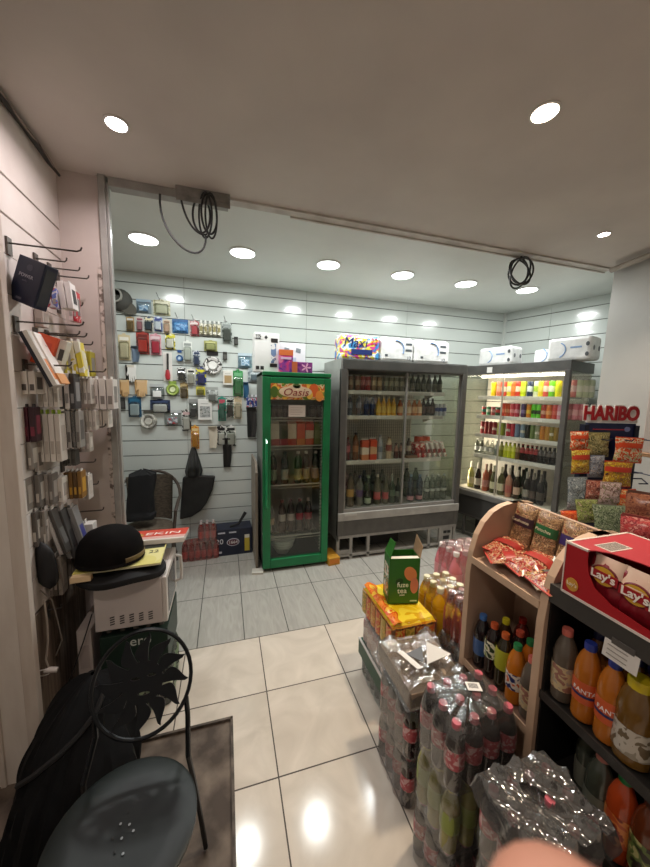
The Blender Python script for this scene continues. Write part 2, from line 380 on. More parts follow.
# =================================================================== BOTTLE / CAN PROTOTYPES
BC = {}
def bottle(body, label, cap, kind='pet', lab=(.085, .15), label_cols=None):
    """kind: pet (50 cl soda, .232 high), wine (.31), water (.30 slim), jar"""
    k = (body if isinstance(body, str) else body.name, label, cap, kind, lab)
    if k in BC: return BC[k]
    p = Proto()
    if kind == 'pet':
        prof = [(.020, 0), (.029, .004), (.0315, .014), (.0300, .045), (.0315, .075), (.0322, .10), (.0322, .150), (.029, .172), (.021, .195), (.0135, .210), (.0125, .214), (.0125, .22)]
        cp = [(.0148, .212), (.0150, .228), (.0138, .2325), (0.0001, .2325)]
    elif kind == 'wine':
        prof = [(.030, 0), (.036, .005), (.036, .17), (.033, .195), (.017, .225), (.0135, .25), (.0135, .29)]
        cp = [(.0146, .235), (.0146, .308), (.012, .311), (0.0001, .311)]
    elif kind == 'water':
        prof = [(.026, 0), (.033, .006), (.033, .06), (.030, .09), (.033, .12), (.033, .185), (.026, .22), (.0145, .25), (.0125, .265)]
        cp = [(.0150, .258), (.0150, .276), (.0135, .279), (0.0001, .279)]
    elif kind == 'small':
        prof = [(.022, 0), (.027, .004), (.027, .10), (.022, .125), (.0115, .15), (.0105, .175)]
        cp = [(.0125, .17), (.0130, .183), (0.0001, .185)]
    elif kind == 'jar':
        prof = [(.03, 0), (.040, .006), (.0415, .03), (.0405, .12), (.0415, .14), (.034, .175), (.023, .195), (.021, .20)]
        cp = [(.0245, .193), (.0250, .213), (.0230, .217), (0.0001, .217)]
    n = 14
    p.part('body', MB().lathe(prof, n), M(body, .12, 0, .4) if isinstance(body, str) else body)
    def rad(z):
        for (r1, z1), (r2, z2) in zip(prof[:-1], prof[1:]):
            if z1 <= z <= z2: return r1+(r2-r1)*(z-z1)/max(1e-6, z2-z1)
        return prof[-1][0]
    if label:
        ss = [lab[0]+(lab[1]-lab[0])*i/4 for i in range(5)]; q = MB()
        q.lathe([(rad(z)+.0007, z) for z in ss], n, m=0)
        q.f = q.f[:-2]; q.mi = q.mi[:-2]; q.sm = q.sm[:-2]
        p.part('label', q, M(label, .4) if isinstance(label, str) else label)
    p.part('cap', MB().lathe(cp, 12), M(cap, .35))
    BC[k] = p; return p
def can(body, kind='std', lid='c9cbcc'):
    k = ('can', body if isinstance(body, str) else body.name, kind)
    if k in BC: return BC[k]
    h, r = {'std': (.115, .033), 'slim': (.145, .0265), 'tall': (.168, .033)}[kind]
    p = Proto()
    p.part('body', MB().lathe([(r*.74, 0), (r*.97, h*.05), (r, h*.08), (r, h*.90), (r*.84, h*.97)], 14), M(body, .3, .1) if isinstance(body, str) else body)
    p.part('lid', MB().lathe([(r*.84, h*.968), (r*.86, h), (r*.80, h), (r*.76, h*.97), (0.0001, h*.97)], 14), M(lid, .3, .9))
    BC[k] = p; return p
def carton(cols, w=.062, d=.062, h=.19, gable=True):
    k = ('carton', tuple(cols), w, h)
    if k in BC: return BC[k]
    p = Proto(); b = MB().box(-w/2, w/2, -d/2, d/2, 0, h*.86)
    if gable: b.add([(-w/2, -d/2, h*.86), (w/2, -d/2, h*.86), (w/2, d/2, h*.86), (-w/2, d/2, h*.86), (-w/2, 0, h*.95), (w/2, 0, h*.95)], [(0, 1, 5, 4), (2, 3, 4, 5), (0, 4, 3), (1, 2, 5)])
    p.part('body', b, BANDS(cols, [h*.25+.0, h*.6], .4) if len(cols) == 3 else PR(cols, 22))
    p.part('cap', MB().box(-w/2, w/2, -.003, .003, h*.94, h) if gable else MB().lathe([(.012, h*.86), (.012, h*.92), (0.0001, h*.92)], 10), M('f0efe9', .4))
    BC[k] = p; return p
COLA = '1d0d0a'
#@@PART2
# =================================================================== TALL OPEN-FRONT FRIDGE (middle)
STEEL = DIRTY('4f4d49', '5d5a55', 8, .4); HOOD = DIRTY('484845', '555450', 8, .4); DKGREY = M('4a4a48', .45); LTGREY = DIRTY('9b9892', 'aeaba5', 10, .4); SHELFW = M('cfccc4', .35)
BX0, BX1, BY0, BY1, BH = 1.045, 2.455, 2.98, 3.54, 2.0
t = thing('display_fridge', 'tall grey steel display fridge with sliding glass doors against the back wall', 'fridge', (BX0, BY0, 0))
W = BX1-BX0; D = BY1-BY0
MB().box(0, .02, .0, D, .2, BH).build('side_panel', DIRTY('8a8a86', '989792', 6, .3), t, bevel=.003)
MB().box(.021, W, 0, D, BH-.11, BH).box(.021, W, -.012, 0, BH-.10, BH-.01).build('top_hood', HOOD, t, bevel=.004)
MB().box(.0, .06, -.012, .035, .26, BH-.1).build('front_post', STEEL, t, bevel=.003); MB().box(W-.05, W, -.012, .03, .26, BH-.1).build('front_post', STEEL, t, bevel=.003)
bp = MB(); bp.box(.02, 1.10, D-.03, D-.01, .5, BH-.11)
bp.build('back_panel', M('e2ddd2', .5), t)
gr = MB()
for i in range(40): gr.box(.03+i*.0268, .034+i*.0268, D-.034, D-.03, .55, BH-.12)
for i in range(42): gr.box(.02, 1.10, D-.034, D-.031, .55+i*.032, .553+i*.032)
tag(gr.build('grille', M('8f8a82', .5), t))
MB().box(W-.012, W-.006, .03, D-.01, .50, BH-.11).build('glass_end', G('f8faf4', .04), t)
for z, dd in ((1.70, .34), (1.455, .34), (1.005, .40)):
    s = MB(); s.box(.04, 1.17, .04, .04+dd, z-.012, z); s.box(.04, 1.175, .028, .04, z-.034, z+.004)
    s.prism([(.05, z-.012), (.04+dd, z-.012), (.04+dd, z-.09), (.33, z-.08), (.20, z-.035)], 'x', 1.155, 1.165); s.v[-10:] = [(x, y, zz) for x, y, zz in s.v[-10:]]
    so = s.build('shelf', SHELFW, t, bevel=.0015)
    tk = MB()
    for i in range(4): tk.box(.1+i*.3, .14+i*.3, .025, .028, z-.03, z-.004)
    tk.build('price_strip', M('e4e0d6', .5), so)
MB().box(.02, W-.02, .0, D-.02, .44, .53).build('deck', M('8b8883', .4), t, bevel=.003)
MB().box(.0, W, -.022, 0, .415, .495).build('bumper', LTGREY, t, bevel=.004)
MB().box(.0, W, -.008, .02, .255, .415).build('kick_panel', DIRTY('4a4845', '5a5753', 9, .4), t, bevel=.003)
uf = MB()
uf.box(0, W, 0, .03, .225, .258); uf.box(0, W, .0, .03, .03, .055); uf.box(0, W, D-.06, D-.03, .03, .055)
for x in (0, .14, .33, W-.36, W-.22, W-.035): uf.box(x, x+.03, 0, .03, 0, .23)
uf.box(.03, .14, 0, .02, .06, .10); uf.box(0, .03, D-.06, D-.03, 0, .24); uf.box(W-.03, W, D-.06, D-.03, 0, .24)
uf.box(W-.19, W-.05, .0, .02, .05, .23)
uf.build('underframe', DIRTY('8a8781', 'a29f99', 12, .4), t, bevel=.002)
cb = MB().box(W-.165, W-.125, -.004, 0, .16, .19).box(W-.115, W-.075, -.004, 0, .16, .19).box(W-.165, W-.09, -.004, 0, .09, .13)
cb.build('control_plate', M('1f1e1d', .4), t)
MB().box(.4, .8, .2, .5, .03, .225).build('compressor', M('1b1a19', .6), t)
for i, (a, b) in enumerate(((.06, .72), (.70, W-.05))):
    d = MB().box(a+.006, b-.006, .012+.012*i, .016+.012*i, .53, BH-.115).build('door', G('f8faf6', .05), t)
    MB().box(a, a+.018, .008+.012*i, .02+.012*i, .515, BH-.11).box(b-.016, b, .008+.012*i, .02+.012*i, .515, BH-.11).box(a, b, .008+.012*i, .02+.012*i, .515, .53).build('door_frame', M('85827c', .35), d)
MB().box(.07, .20, -.0245, -.022, .465, .485).build('maker_plate', M('b5b2ab', .4), t)
BF = 'grey fridge'
def big(px, z, proto, name, label, cat, yy=3.068, scale=1, group=None, rz=0):
    p = at(px, 430, 'y', yy); return put(proto, name, label, cat, (p.x, yy, z+.0012), rz, group, None, scale)
# shelf 1 (topmost)
row = [(349, '8a6a55', 'b9a48c'), (356, '8a5f4c', 'bba68e'), (361.5, '8e2a2c', 'c0787a'), (366.5, 'a03032', 'c98c86'), (372, '9a7f62', 'd3c3a2'), (377.5, '93785c', 'd0bb95'),
       (384, '6c6f60', 'a3a692'), (389, '73765f', 'a6a78e'), (394, '767a66', 'aeae98'), (399, '70735f', 'a4a48c'), (404, '6a6c5a', '9c9c86')]
for i, (px, c, c2) in enumerate(row):
    big(px, 1.70, can(BANDS((c, c2, c), [.05, .10]), 'slim'), 'drink_can', f'muted tall drink can, {ORD[i]} from left on top shelf of {BF}', 'can', group='cans on the top shelf of the tall grey fridge')
for i, px in enumerate((410, 415.5, 421, 426.5, 432, 437)):
    big(px, 1.70, bottle('2c3a2a', '59604a', '23281f', 'small', (.03, .09)), 'small_bottle', f'small dark green bottle, {ORD[i]} in right half of top shelf of {BF}', 'bottle', group='dark bottles on the top shelf of the tall grey fridge')
# shelf 2
for i, px in enumerate((349, 358)): big(px, 1.455, bottle('4c5560', '8891a0', 'c9ced6', 'pet'), 'water_bottle', f'grey-blue bottle with white cap, {ORD[i]} from left on second shelf of {BF}', 'bottle', scale=.86, group='grey-blue bottles on the second shelf')
for i, px in enumerate((365.5, 371.5)): big(px, 1.455, bottle('1e2a44', '33466e', 'a9b0bb', 'pet'), 'soda_bottle', f'navy bottle beside the yellow bottles, {ORD[i]} of two on second shelf of {BF}', 'bottle', scale=.80, group='navy bottles on the second shelf')
for i, px in enumerate((377.5, 382.5, 387.5, 392.5)): big(px, 1.455, bottle('d9a520', 'e8c458', 'd8cfb0', 'small', (.03, .11)), 'juice_bottle', f'yellow juice bottle, {ORD[i]} of the four yellow ones in {BF}', 'bottle', scale=(1, 1, 1.02), group='yellow juice bottles on the second shelf')
for i, (px, c, c2, lb) in enumerate(((399, 'a8561f', 'd8b48a', 'amber bottle with white cap'), (407.5, 'c9926a', 'e2c8a8', 'beige bottle with pale label'), (413, 'c07a4a', 'e0b48a', 'orange-beige bottle'), (418, 'c98a5e', 'ead0b0', 'peach coloured bottle'))):
    big(px, 1.455, bottle(c, c2, 'e8e4da', 'small', (.03, .1)), 'juice_bottle', f'{lb} mid second shelf of {BF}, {ORD[i]} after the yellow bottles', 'bottle', scale=(1.1, 1.1, .95))
for i, px in enumerate((422, 426.5, 431)): big(px, 1.455, bottle('241a16', '4b3a34', '1a1614', 'small', (.03, .1)), 'cola_bottle', f'small dark cola bottle, {ORD[i]} of three on second shelf of {BF}', 'bottle', group='dark cola bottles on the second shelf')
for i, px in enumerate((435, 439, 443)): big(px, 1.455, can(BANDS(('aeb4c0', '3b4f8c', 'c4c8cf'), [.04, .08]), 'std'), 'energy_can', f'silver and blue can, {ORD[i]} of three at right end of second shelf of {BF}', 'can', scale=(.72, .72, 1.1), group='silver-blue cans on the second shelf')
# shelf 3
big(347.5, 1.005, bottle('5a1416', 'b9606a', '2a1010', 'pet'), 'syrup_bottle', f'dark red bottle at left end of third shelf of {BF}', 'bottle')
big(356, 1.005, bottle('6a3f1c', 'a0683a', '171310', 'water'), 'iced_tea_bottle', f'brown iced tea bottle with black cap on third shelf of {BF}', 'bottle')
big(365, 1.005, carton(('d98a5a', 'efe0cc', 'cf5a38'), .075, .07, .215), 'juice_carton', f'pale juice carton with orange fruit on third shelf of {BF}', 'carton')
big(373, 1.005, carton(('cf4a26', 'e2b48a', 'd85028'), .07, .07, .225), 'juice_carton', f'red-orange juice carton on third shelf of {BF}', 'carton')
big(380.5, 1.005, bottle('a9aeb4', '78828e', '8a8f95', 'water'), 'water_bottle', f'silvery bottle right of the red-orange carton in {BF}', 'bottle', scale=.9)
big(389.5, 1.005, bottle('c8b394', '8d4636', '6b5a48', 'pet'), 'milk_drink_bottle', f'beige bottle with brown label on third shelf of {BF}', 'bottle')
for i, px in enumerate((397, 402)): big(px, 1.005, bottle('4a2620', '9b7668', '33201c', 'small'), 'small_bottle', f'small brown bottle, {ORD[i]} left of the door bar on third shelf of {BF}', 'bottle', scale=.9, group='small brown bottles on the third shelf')
big(409.5, 1.005, bottle('54443a', 'b7a596', '3a2c26', 'pet'), 'milk_drink_bottle', f'greyish brown bottle right of the door bar on third shelf of {BF}', 'bottle', scale=.9)
def tilted_pack(px, z, w, d, h, mat, label, lean, yy=3.115):
    p = at(px, 430, 'y', yy); q = thing('snack_pack', label, 'snack pack', (p.x, yy, z+.0015+w/2*math.sin(abs(lean))), rot=(0, lean, 0))
    MB().box(-w/2, w/2, -d/2, d/2, 0, h).build('wrapper', mat, q, bevel=.003); MB().box(-w/2-.0005, w/2+.0005, -d/2-.001, -d/2, h*.3, h*.55).build('printed_band', M('8e3a34', .4), q)
big_red = PR(['b02a22', 'c8423a', 'e8d8cc'], 30)
for i, px in enumerate((417, 422)): tilted_pack(px, 1.005, .05, .16, .15, big_red, f'red snack pack leaning, {ORD[i]} beside the white packs in {BF}', -.25)
for i, px in enumerate((428, 433, 438, 443)): tilted_pack(px, 1.005, .028, .16, .17, PR(['ece6de', 'f2eee8', 'b7483e'], 25), f'white leaning snack pack, {ORD[i]} of four at right of third shelf of {BF}', -.38)
for i, px in enumerate((419, 426)): put(can(BANDS(('c8431f', 'e6dccd', 'd0532c'), [.03, .07])), 'snack_pot', f'red-orange pot behind the leaning packs, {ORD[i]} of two in {BF}', 'pot', (at(px, 430, 'y', 3.2).x, 3.2, 1.0065), scale=(1.5, 1.5, 1.9))
t2 = thing('snack_tray', f'low brown tray of bars on third shelf of {BF}', 'tray', (at(412.5, 430, 'y', 3.06).x, 3.06, 1.0065))
MB().box(-.06, .06, -.03, .1, 0, .006).box(-.06, .06, -.03, -.026, 0, .03).box(-.06, -.056, -.03, .1, 0, .03).box(.056, .06, -.03, .1, 0, .03).build('tray_body', M('8c6a50', .6), t2)
for i in range(4): MB().box(-.05+i*.026, -.03+i*.026, -.02, .09, .006, .03).build('bar', M('5e2a22', .4), t2)
# deck row
def clr(tint, amt=.0): return G(tint, .30, .06)
deck = [(342, bottle('3a5242', '5c7062', '2c3a30', 'water'), 'dark green glass bottle at far left on the deck of', 1.0), (352, bottle('4a3d22', 'b58b3a', '2a2a20', 'water'), 'olive brown bottle with yellow label on the deck of', 1.22),
        (361.5, bottle('74746e', '5b4570', '4a3a60', 'water'), 'clear bottle with purple label on the deck of', 1.12), (370, bottle(clr('c9d8bd'), 'b9c8ae', 'a5b59a', 'water', (.02, .07)), 'pale green clear bottle with low label on the deck of', 1.1),
        (379.5, bottle('5a5a48', 'b84444', 'c9c5b6', 'water', (.05, .12)), 'dark bottle with red label, left of a pair on the deck of', 1.12), (388, bottle('565848', 'ac3a3e', '7a7a70', 'water', (.05, .12)), 'dark bottle with red label, right of a pair on the deck of', 1.05),
        (394.5, bottle('2e4634', '4a6650', '9aa49a', 'wine'), 'tall dark green bottle beside the door bar on the deck of', .98), (400.5, bottle('1a2b20', '6f7b74', '24382c', 'wine'), 'green glass wine bottle with grey label on the deck of', .85),
        (413.5, bottle(clr('b9cde0'), 'd29aa6', '9fb6d2', 'water', (.02, .06)), 'blue tinted water bottle with pink label, left of two on the deck of', 1.06), (422.5, bottle(clr('b3c7dc'), 'd79fa8', '8fa8c8', 'water', (.02, .06)), 'blue tinted water bottle with pink label, right of two on the deck of', 1.04)]
for px, pr, lb, sc in deck: big(px, .53, pr, 'drink_bottle', lb+' '+BF, 'bottle', scale=sc, yy=3.06)
for i, px in enumerate((430, 435.5, 441, 447)): big(px, .53, bottle(clr('dfe6e2'), 'cfd5d2', 'b9bfbf', 'water', (.1, .13)), 'water_bottle', f'clear glass water bottle, {ORD[i]} of four at right end of the deck of {BF}', 'bottle', scale=1.0, yy=3.06, group='clear water bottles on the deck')
for i, px in enumerate((346, 357, 366, 375, 384, 409, 418)): big(px, .53, bottle(clr('b4c4b8'), '7d8880', '5a645c', 'water'), 'drink_bottle', f'greenish clear bottle in the back row of the deck of {BF}, {ORD[i]} from left', 'bottle', yy=3.24, scale=1.15, group='back row bottles on the deck')
# things on top
def roll_pack(name, label, px0, px1, z, yy, cols, n, hh=.24, dd=.22, txt=None, tcol='1f2d6b'):
    a = at(px0, 350, 'y', yy).x; b = at(px1, 350, 'y', yy).x; q = thing(name, label, 'roll pack', ((a+b)/2, yy, z)); L = b-a
    MB().box(-L/2, L/2, 0, dd, 0, hh).build('wrapper', cols, q, bevel=.03)
    for i in range(n):
        for j in range(2): MB().lathe([(.048, hh-.001), (.046, hh+.006), (.02, hh+.004), (0.0001, hh-.01)], 14, (-L/2+L*(i+.5)/n, dd*(.27+.46*j), 0)).build('roll_end', M('eeeeec', .7), q)
    return q, L
q, L = roll_pack('paper_roll_pack', 'colourful plastic pack of paper rolls at left on the tall grey fridge', 341, 380, BH, 3.06, PR(['3f7fc4', 'd24a8e', 'e8dc4a', 'e9eef2', '4b9ad0'], 9, .3, (1, 1, 1.3)), 4, .235)
text('Maxi', .13, M('1c2560', .4), q, (-.06, -.003, .16), shear=.2); MB().box(-.1, .12, -.004, 0, .05, .10).build('name_strip', M('24346e', .4), q); text('22', .08, M('d8341f', .4), q, (.14, -.004, .18))
for nm, a, b, lb in (('toilet_roll_pack', 381, 414, 'white pack of toilet rolls with blue curl, middle on the tall grey fridge'), ('toilet_roll_pack', 415, 450, 'white pack of toilet rolls, rightmost on the tall grey fridge')):
    q, L = roll_pack(nm, lb, a, b, BH, 3.06, DIRTY('d9dad8', 'f0f0ee', 14, .35, bump=.5), 3, .235)
    arc = [(.09*math.cos(x)+.0, -.002, .12+.09*math.sin(x)) for x in [(-.4+i*.16) for i in range(14)]]
    MB().tube([(-.02+x, y, z) for x, y, z in arc], .006, 6).build('blue_curl', M('6f93c2', .4), q)
    for k in range(3): MB().box(.09 if k < 2 else -.14, .16 if k < 2 else -.11, -.002, 0, .17-k*.06, .19-k*.06).build('printed_mark', M('4a5258', .5), q)
    text('12 rolls'[0:2], .05, M('3b4a5a', .4), q, (.13, -.003, .04))

# =================================================================== GREEN FRIDGE
GX0, GX1, GY0, GY1, GZ0, GZ1 = .312, .935, 2.93, 3.5, .025, 1.845
W = GX1-GX0; D = GY1-GY0
GREEN = DIRTY('0d6b3c', '137a46', 6, .35); GR = 'green fridge'
t = thing('drinks_cooler', 'upright green glass-door drinks cooler with fruit header panel', 'fridge', (GX0, GY0, 0))
MB().box(0, .02, .05, D, GZ0, GZ1).build('side_panel', M('7d8079', .45), t); MB().box(W-.02, W, .05, D, GZ0, GZ1).build('side_panel', M('6d706a', .45), t)
MB().box(0, W, 0, D, GZ1-.035, GZ1).build('top_panel', GREEN, t, bevel=.006); MB().box(.0, W, 0.045, D, GZ0, GZ0+.06).build('base', M('3a3d3a', .5), t)
MB().box(.02, W-.02, D-.02, D, GZ0, GZ1-.035).build('back_panel', M('b4aea4', .5), t)
df = MB(); z0, z1 = GZ0+.01, GZ1-.045
df.box(0, .07, 0, .045, z0, z1); df.box(W-.065, W, 0, .045, z0, z1); df.box(.07, W-.065, 0, .045, z0, z0+.085); df.box(.07, W-.065, 0, .045, z1-.075, z1)
d = df.build('door', GREEN, t, bevel=.005)
MB().box(.068, W-.063, .02, .025, z0+.08, z1-.07).build('door_glass', G('f4f6f2', .08), d)
hb = MB(); hb.tube([(.028, -.004, .62), (.028, -.035, .65), (.028, -.035, 1.22), (.028, -.004, 1.25)], .011, 8); hb.build('door_handle', M('1c8a55', .2, 0, .5), d)
hp = MB().box(.07, W-.065, -.003, .018, 1.605, 1.745).build('header_panel', PR(['d9a03a', '6a7f2a', 'e2c69a', 'c8622a', 'e8b64a', '8b8a3a'], 11, .3, (1, 1, 1)), t)
MB().prism(ell(.29, 1.675, .15, .052), 'y', -.006, -.003).build('name_plate', DIRTY('e8d5b8', 'd9b98c', 12, .4), hp)
text('Oasis', .092, M('8c1f24', .4), hp, (.29, -.0065, 1.668), shear=.25, sx=1.15)
MB().prism(ell(.30, 1.725, .035, .02), 'y', -.006, -.003).build('fruit_emblem', M('4b5a2a', .4), hp)
for k, (x, z, r, c) in enumerate(((.10, 1.67, .05, '4e6b25'), (.155, 1.66, .04, '6f7c2c'), (.46, 1.69, .06, 'd8622a'), (.51, 1.64, .05, 'e28f3a'), (.42, 1.65, .04, 'e5b445'))):
    MB().prism(ell(x, z, r*.7, r), 'y', -.0045-.0003*k, -.003).build('fruit_picture', M(c, .4), hp)
SH = (1.435, 1.175, .805, .305)
for z in SH:
    s = MB()
    for k in range(22): s.box(.06+k*.0232, .0635+k*.0232, .075, D-.05, z-.004, z)
    for yy_ in (.2, .35, .5): s.box(.06, W-.06, yy_, yy_+.005, z-.007, z-.004)
    s.tube([(.06, .07, z), (W-.06, .07, z)], .007, 6); s.tube([(.06, .07, z-.028), (W-.06, .07, z-.028)], .004, 6)
    s.build('shelf', M('b9b6ad', .35), t)
sp_ = MB()
for i in range(44): sp_.box(W-.075, W-.062, .05, .06, .15+i*.032, .163+i*.032)
sp_.box(W-.062, W-.06, .05, .07, .12, 1.58); sp_.build('shelf_track', M('cfcdc6', .5), t)
ft = MB()
for x in (.06, W-.06): ft.lathe([(.022, 0), (.022, .03)], 10, (x, .1, 0)); ft.lathe([(.022, 0), (.022, .03)], 10, (x, D-.1, 0))
ft.build('foot', M('8a7a66', .6), t)
def gput(px, z, proto, name, label, cat, yy=3.06, **k): return put(proto, name, label, cat, (at(px, 430, "y", yy).x, yy, z+.0012), **k)
# paper note on the glass
p = at(297, 411, 'y', GY0+.019); q = thing('paper_note', 'white paper note taped on the green cooler door', 'note', (p.x, GY0+.018, p.z))
MB().box(-.078, .078, -.0012, 0, -.052, .052).build('sheet', M('e6dcd2', .7), q)
for k in range(4): MB().box(-.06, .05-.02*(k % 2), -.0016, -.0012, .028-k*.02, .031-k*.02).build('text_line', M('b9a9a0', .7), q)
for i, px in enumerate((273, 279, 285, 312, 318)): gput(px, SH[0], can(BANDS(('5a4c46', '6f5f58', '4d423d'), [.04, .08])), 'drink_can', f'dim brown can, {ORD[i]} on the top shelf of {GR}', 'can', yy=3.1, group='dim cans on the top shelf of the green cooler')
cart = [(('b0453a', 'd9cfc0', 'cfc3b4'), 'white juice carton with red fruit, first'), (('a8434a', '4c5140', '55543f'), 'dark green and pink juice carton, second'), (('b5402e', 'd8cbb8', 'd2c4b0'), 'white juice carton with tomato, third'),
        (('cf7a35', 'd8552f', 'd04a30'), 'orange juice carton with red top, fourth'), (('c9502c', 'd9c3b0', 'c8382a'), 'red and white juice carton, fifth'), (('7a8050', '8e9468', '6f7a48'), 'olive green juice carton, sixth')]
for i, (c, lb) in enumerate(cart): gput(274.5+i*8.6, SH[1], carton(c, .078, .07, .235), 'juice_carton', f'{lb} from left in the {GR}', 'carton')
for i, px in enumerate((273, 285, 298.5, 306.5, 316)):
    gput(px, SH[2], bottle((clr('a8b8a6') if i != 1 else clr('9fb5b5')), ('8a947e', '9aa49c', 'a59a78', 'a39676', 'a08a80')[i], ('6b7468', '55605e', 'e8e6df', 'e8e6df', 'd8c8c0')[i], 'water', (.04, .13)), 'water_bottle', f'clear bottle on the third shelf of {GR}, {ORD[i]} from left', 'bottle', scale=1.1, group='clear bottles on the third shelf of the green cooler')
for i, px in enumerate((282.5, 291.5, 300.5, 309.5)):
    gput(px, SH[3]+.006, bottle(('4a3634', '3f2f30', '2a1d1c', '331f1f')[i], ('c9bdb8', 'c3b5b2', 'a83444', 'a02c38')[i], ('8a4a48', '5a3438', '6a2a2e', 'b9a6a2')[i], 'water', (.10, .16)), 'soda_bottle', f'dark soda bottle on the fourth shelf of {GR}, {ORD[i]} from left', 'bottle', scale=1.15, yy=3.1, group='soda bottles on the fourth shelf of the green cooler')
gput(271, SH[3]+.006, bottle(clr('c9c0b0'), 'c8a890', 'b0a498', 'water'), 'water_bottle', f'pale bottle at left end of the fourth shelf of {GR}', 'bottle', yy=3.1)
p = at(283, 540, 'y', 3.12); q = thing('white_bowl', 'white plastic bowl on the floor of the green cooler', 'bowl', (p.x, 3.14, GZ0+.063))
MB().lathe([(.06, 0), (.10, .06), (.13, .15), (.137, .155), (.128, .15), (.095, .06), (0.0001, .01)], 24).build('bowl_body', M('c9ccc9', .4), q)
for k in range(3): MB().lathe([(.105+.009*k, .07+.03*k), (.108+.009*k, .075+.03*k), (.104+.009*k, .08+.03*k)], 24).build('rim_ring', M('e4e6e4', .4), q)
# on top of the green cooler
gp = at(270, 352, 'y', 3.0)
q = thing('scale_box', 'white product box with black print standing on the green cooler', 'box', (at(271, 350, 'y', 3.02).x, 3.02, GZ1), rz=.06)
x0 = at(254.5, 350, 'y', 3.02).x-q.location.x; x1 = at(279.5, 350, 'y', 3.02).x-q.location.x
MB().box(x0, x1, 0, .14, 0, .34).build('carton', M('e9e9e6', .45), q, bevel=.002)
MB().box(.0, x1-.015, -.0015, 0, .26, .295).box(-.01, x1-.02, -.0015, 0, .045, .075).build('black_strip', M('23211f', .5), q)
MB().box(.0, x1-.03, -.0012, 0, .08, .25).build('picture', PR(['cfd4d8', 'e8e8e6', '6f86a8', 'b9a8b0'], 12), q)
MB().box(x0+.01, x0+.055, -.0015, 0, .28, .32).box(x0+.01, x0+.04, -.0015, 0, .02, .05).box(x0+.05, x0+.08, -.0015, 0, .02, .05).prism([(x0+.085, .30), (x0+.10, .318), (x0+.115, .30), (x0+.10, .282)], 'y', -.0015, 0).build('printed_mark', M('2a2a2a', .5), q)
text('BBQ', .04, M('e9e9e6', .5), q, (x0+.032, -.0022, .30)); 
q = thing('white_box', 'tall white box with two grey marks, behind the purple packs on green cooler', 'box', (at(292, 350, 'y', 3.12).x, 3.12, GZ1))
MB().box(-.14, .13, 0, .12, 0, .28).build('carton', M('dfe3e4', .45), q, bevel=.002)
for x in (-.05, .06):
    MB().prism([(x-.025, .20), (x+.02, .19), (x+.025, .23), (x-.02, .24)], 'y', -.0015, 0).build('printed_mark', M('7f8a8e', .5), q)
MB().box(-.03, .04, -.0012, 0, .08, .15).build('blue_panel', M('b4c6d6', .5), q)
q = thing('purple_box', 'upright purple and orange pack on top of green cooler', 'box', (at(286.5, 350, 'y', 2.98).x, 2.98, GZ1))
MB().box(-.065, .06, 0, .07, 0, .20).build('carton', PR(['5a2a7a', '8c3a8e', 'c23a7a', 'd87a9e'], 14), q, bevel=.002); MB().box(-.066, .061, -.001, .001, .15, .20).build('orange_band', M('d9713a', .45), q); MB().box(-.05, .045, -.0015, 0, .115, .135).build('name_strip', M('d9b8d4', .5), q)
q = thing('purple_box', 'low purple pack with flower print on top of green cooler', 'box', (at(302, 350, 'y', 2.98).x, 2.98, GZ1))
MB().box(-.09, .10, 0, .08, 0, .098).build('carton', PR(['6a2a6e', '8c3a86', '5a2a72'], 10), q, bevel=.002); MB().box(-.091, -.04, -.001, .08, 0, .0985).build('orange_end', M('c0603a', .45), q)
fl = [[(.05*math.cos(a)*(.55+.45*math.cos(5*a)), .05+.045*math.sin(a)*(.55+.45*math.cos(5*a))) for a in [i*2*PI/60 for i in range(60)]]]
flat(fl, 'flower_print', M('e2a0c4', .5), q, (.04, -.001, 0), extrude=.0006)
q = thing('orange_block', 'orange and yellow box wedged under the foot of green cooler', 'box', (GX1+.036, GY0-.03, 0), rz=.12)
MB().box(-.03, .09, 0, .22, 0, .075).build('carton', M('c08a2a', .5), q, bevel=.003); MB().box(-.02, .08, -.001, 0, .015, .06).build('orange_label', M('cf7a22', .5), q)
q = thing('leaning_board', 'brown wooden board leaning between slatted wall and green cooler', 'board', (GX0-.055, 3.02, 0), rot=(-.02, 0, 0))
MB().prism([(0, 0), (.52, 0), (.52, 1.02), (.06, 1.02), (0, .93)], 'x', 0, .018).build('board_face', DIRTY('8d8274', 'a79b8c', 5, .6, stretch=(1, 1, 6)), q); MB().box(-.002, .02, -.012, 0, 0, .93).build('board_edge', M('7a6f62', .6), q)
q = thing('foam_block', 'flat white scrap at the foot of green cooler', 'scrap', (GX0-.05, GY0-.005, 0)); MB().prism([(-.05, 0), (.05, -.02), (.06, .06), (-.04, .08)], 'z', 0, .02).build('scrap_body', M('c9c4ba', .6), q)

# =================================================================== OPEN FRIDGE ON THE RIGHT (turned along the right wall)
FL = Vector((2.72, 3.36, 0)); FD = Vector((.2921, -.9564, 0)); FN = Vector((.9564, .2921, 0))
t = thing('open_fridge', 'lit open-front grey fridge full of cans along the right wall', 'fridge', FL, A17)
RL = 1.10; RD = .55; RH = 2.02
MB().box(0, RL, 0, RD, RH-.10, RH).build('top_hood', DIRTY('4b4a47', '585652', 8, .4), t, bevel=.004)
MB().box(RL-.045, RL, -.012, .04, .42, RH-.09).build('front_post', STEEL, t, bevel=.004); MB().box(0, .035, -.01, .035, .42, RH-.09).build('front_post', STEEL, t, bevel=.004)
MB().box(RL-.012, RL-.006, .04, RD-.01, .55, RH-.1).build('glass_end', G('f6f8f4', .08), t); MB().box(0.002, .006, .065, RD, .55, RH-.1).build('glass_end', G('f8faf6', .04), t)
MB().box(.20, RL-.02, RD-.02, RD, .55, RH-.1).build('back_panel', M('c9c6be', .5), t)
sl = MB()
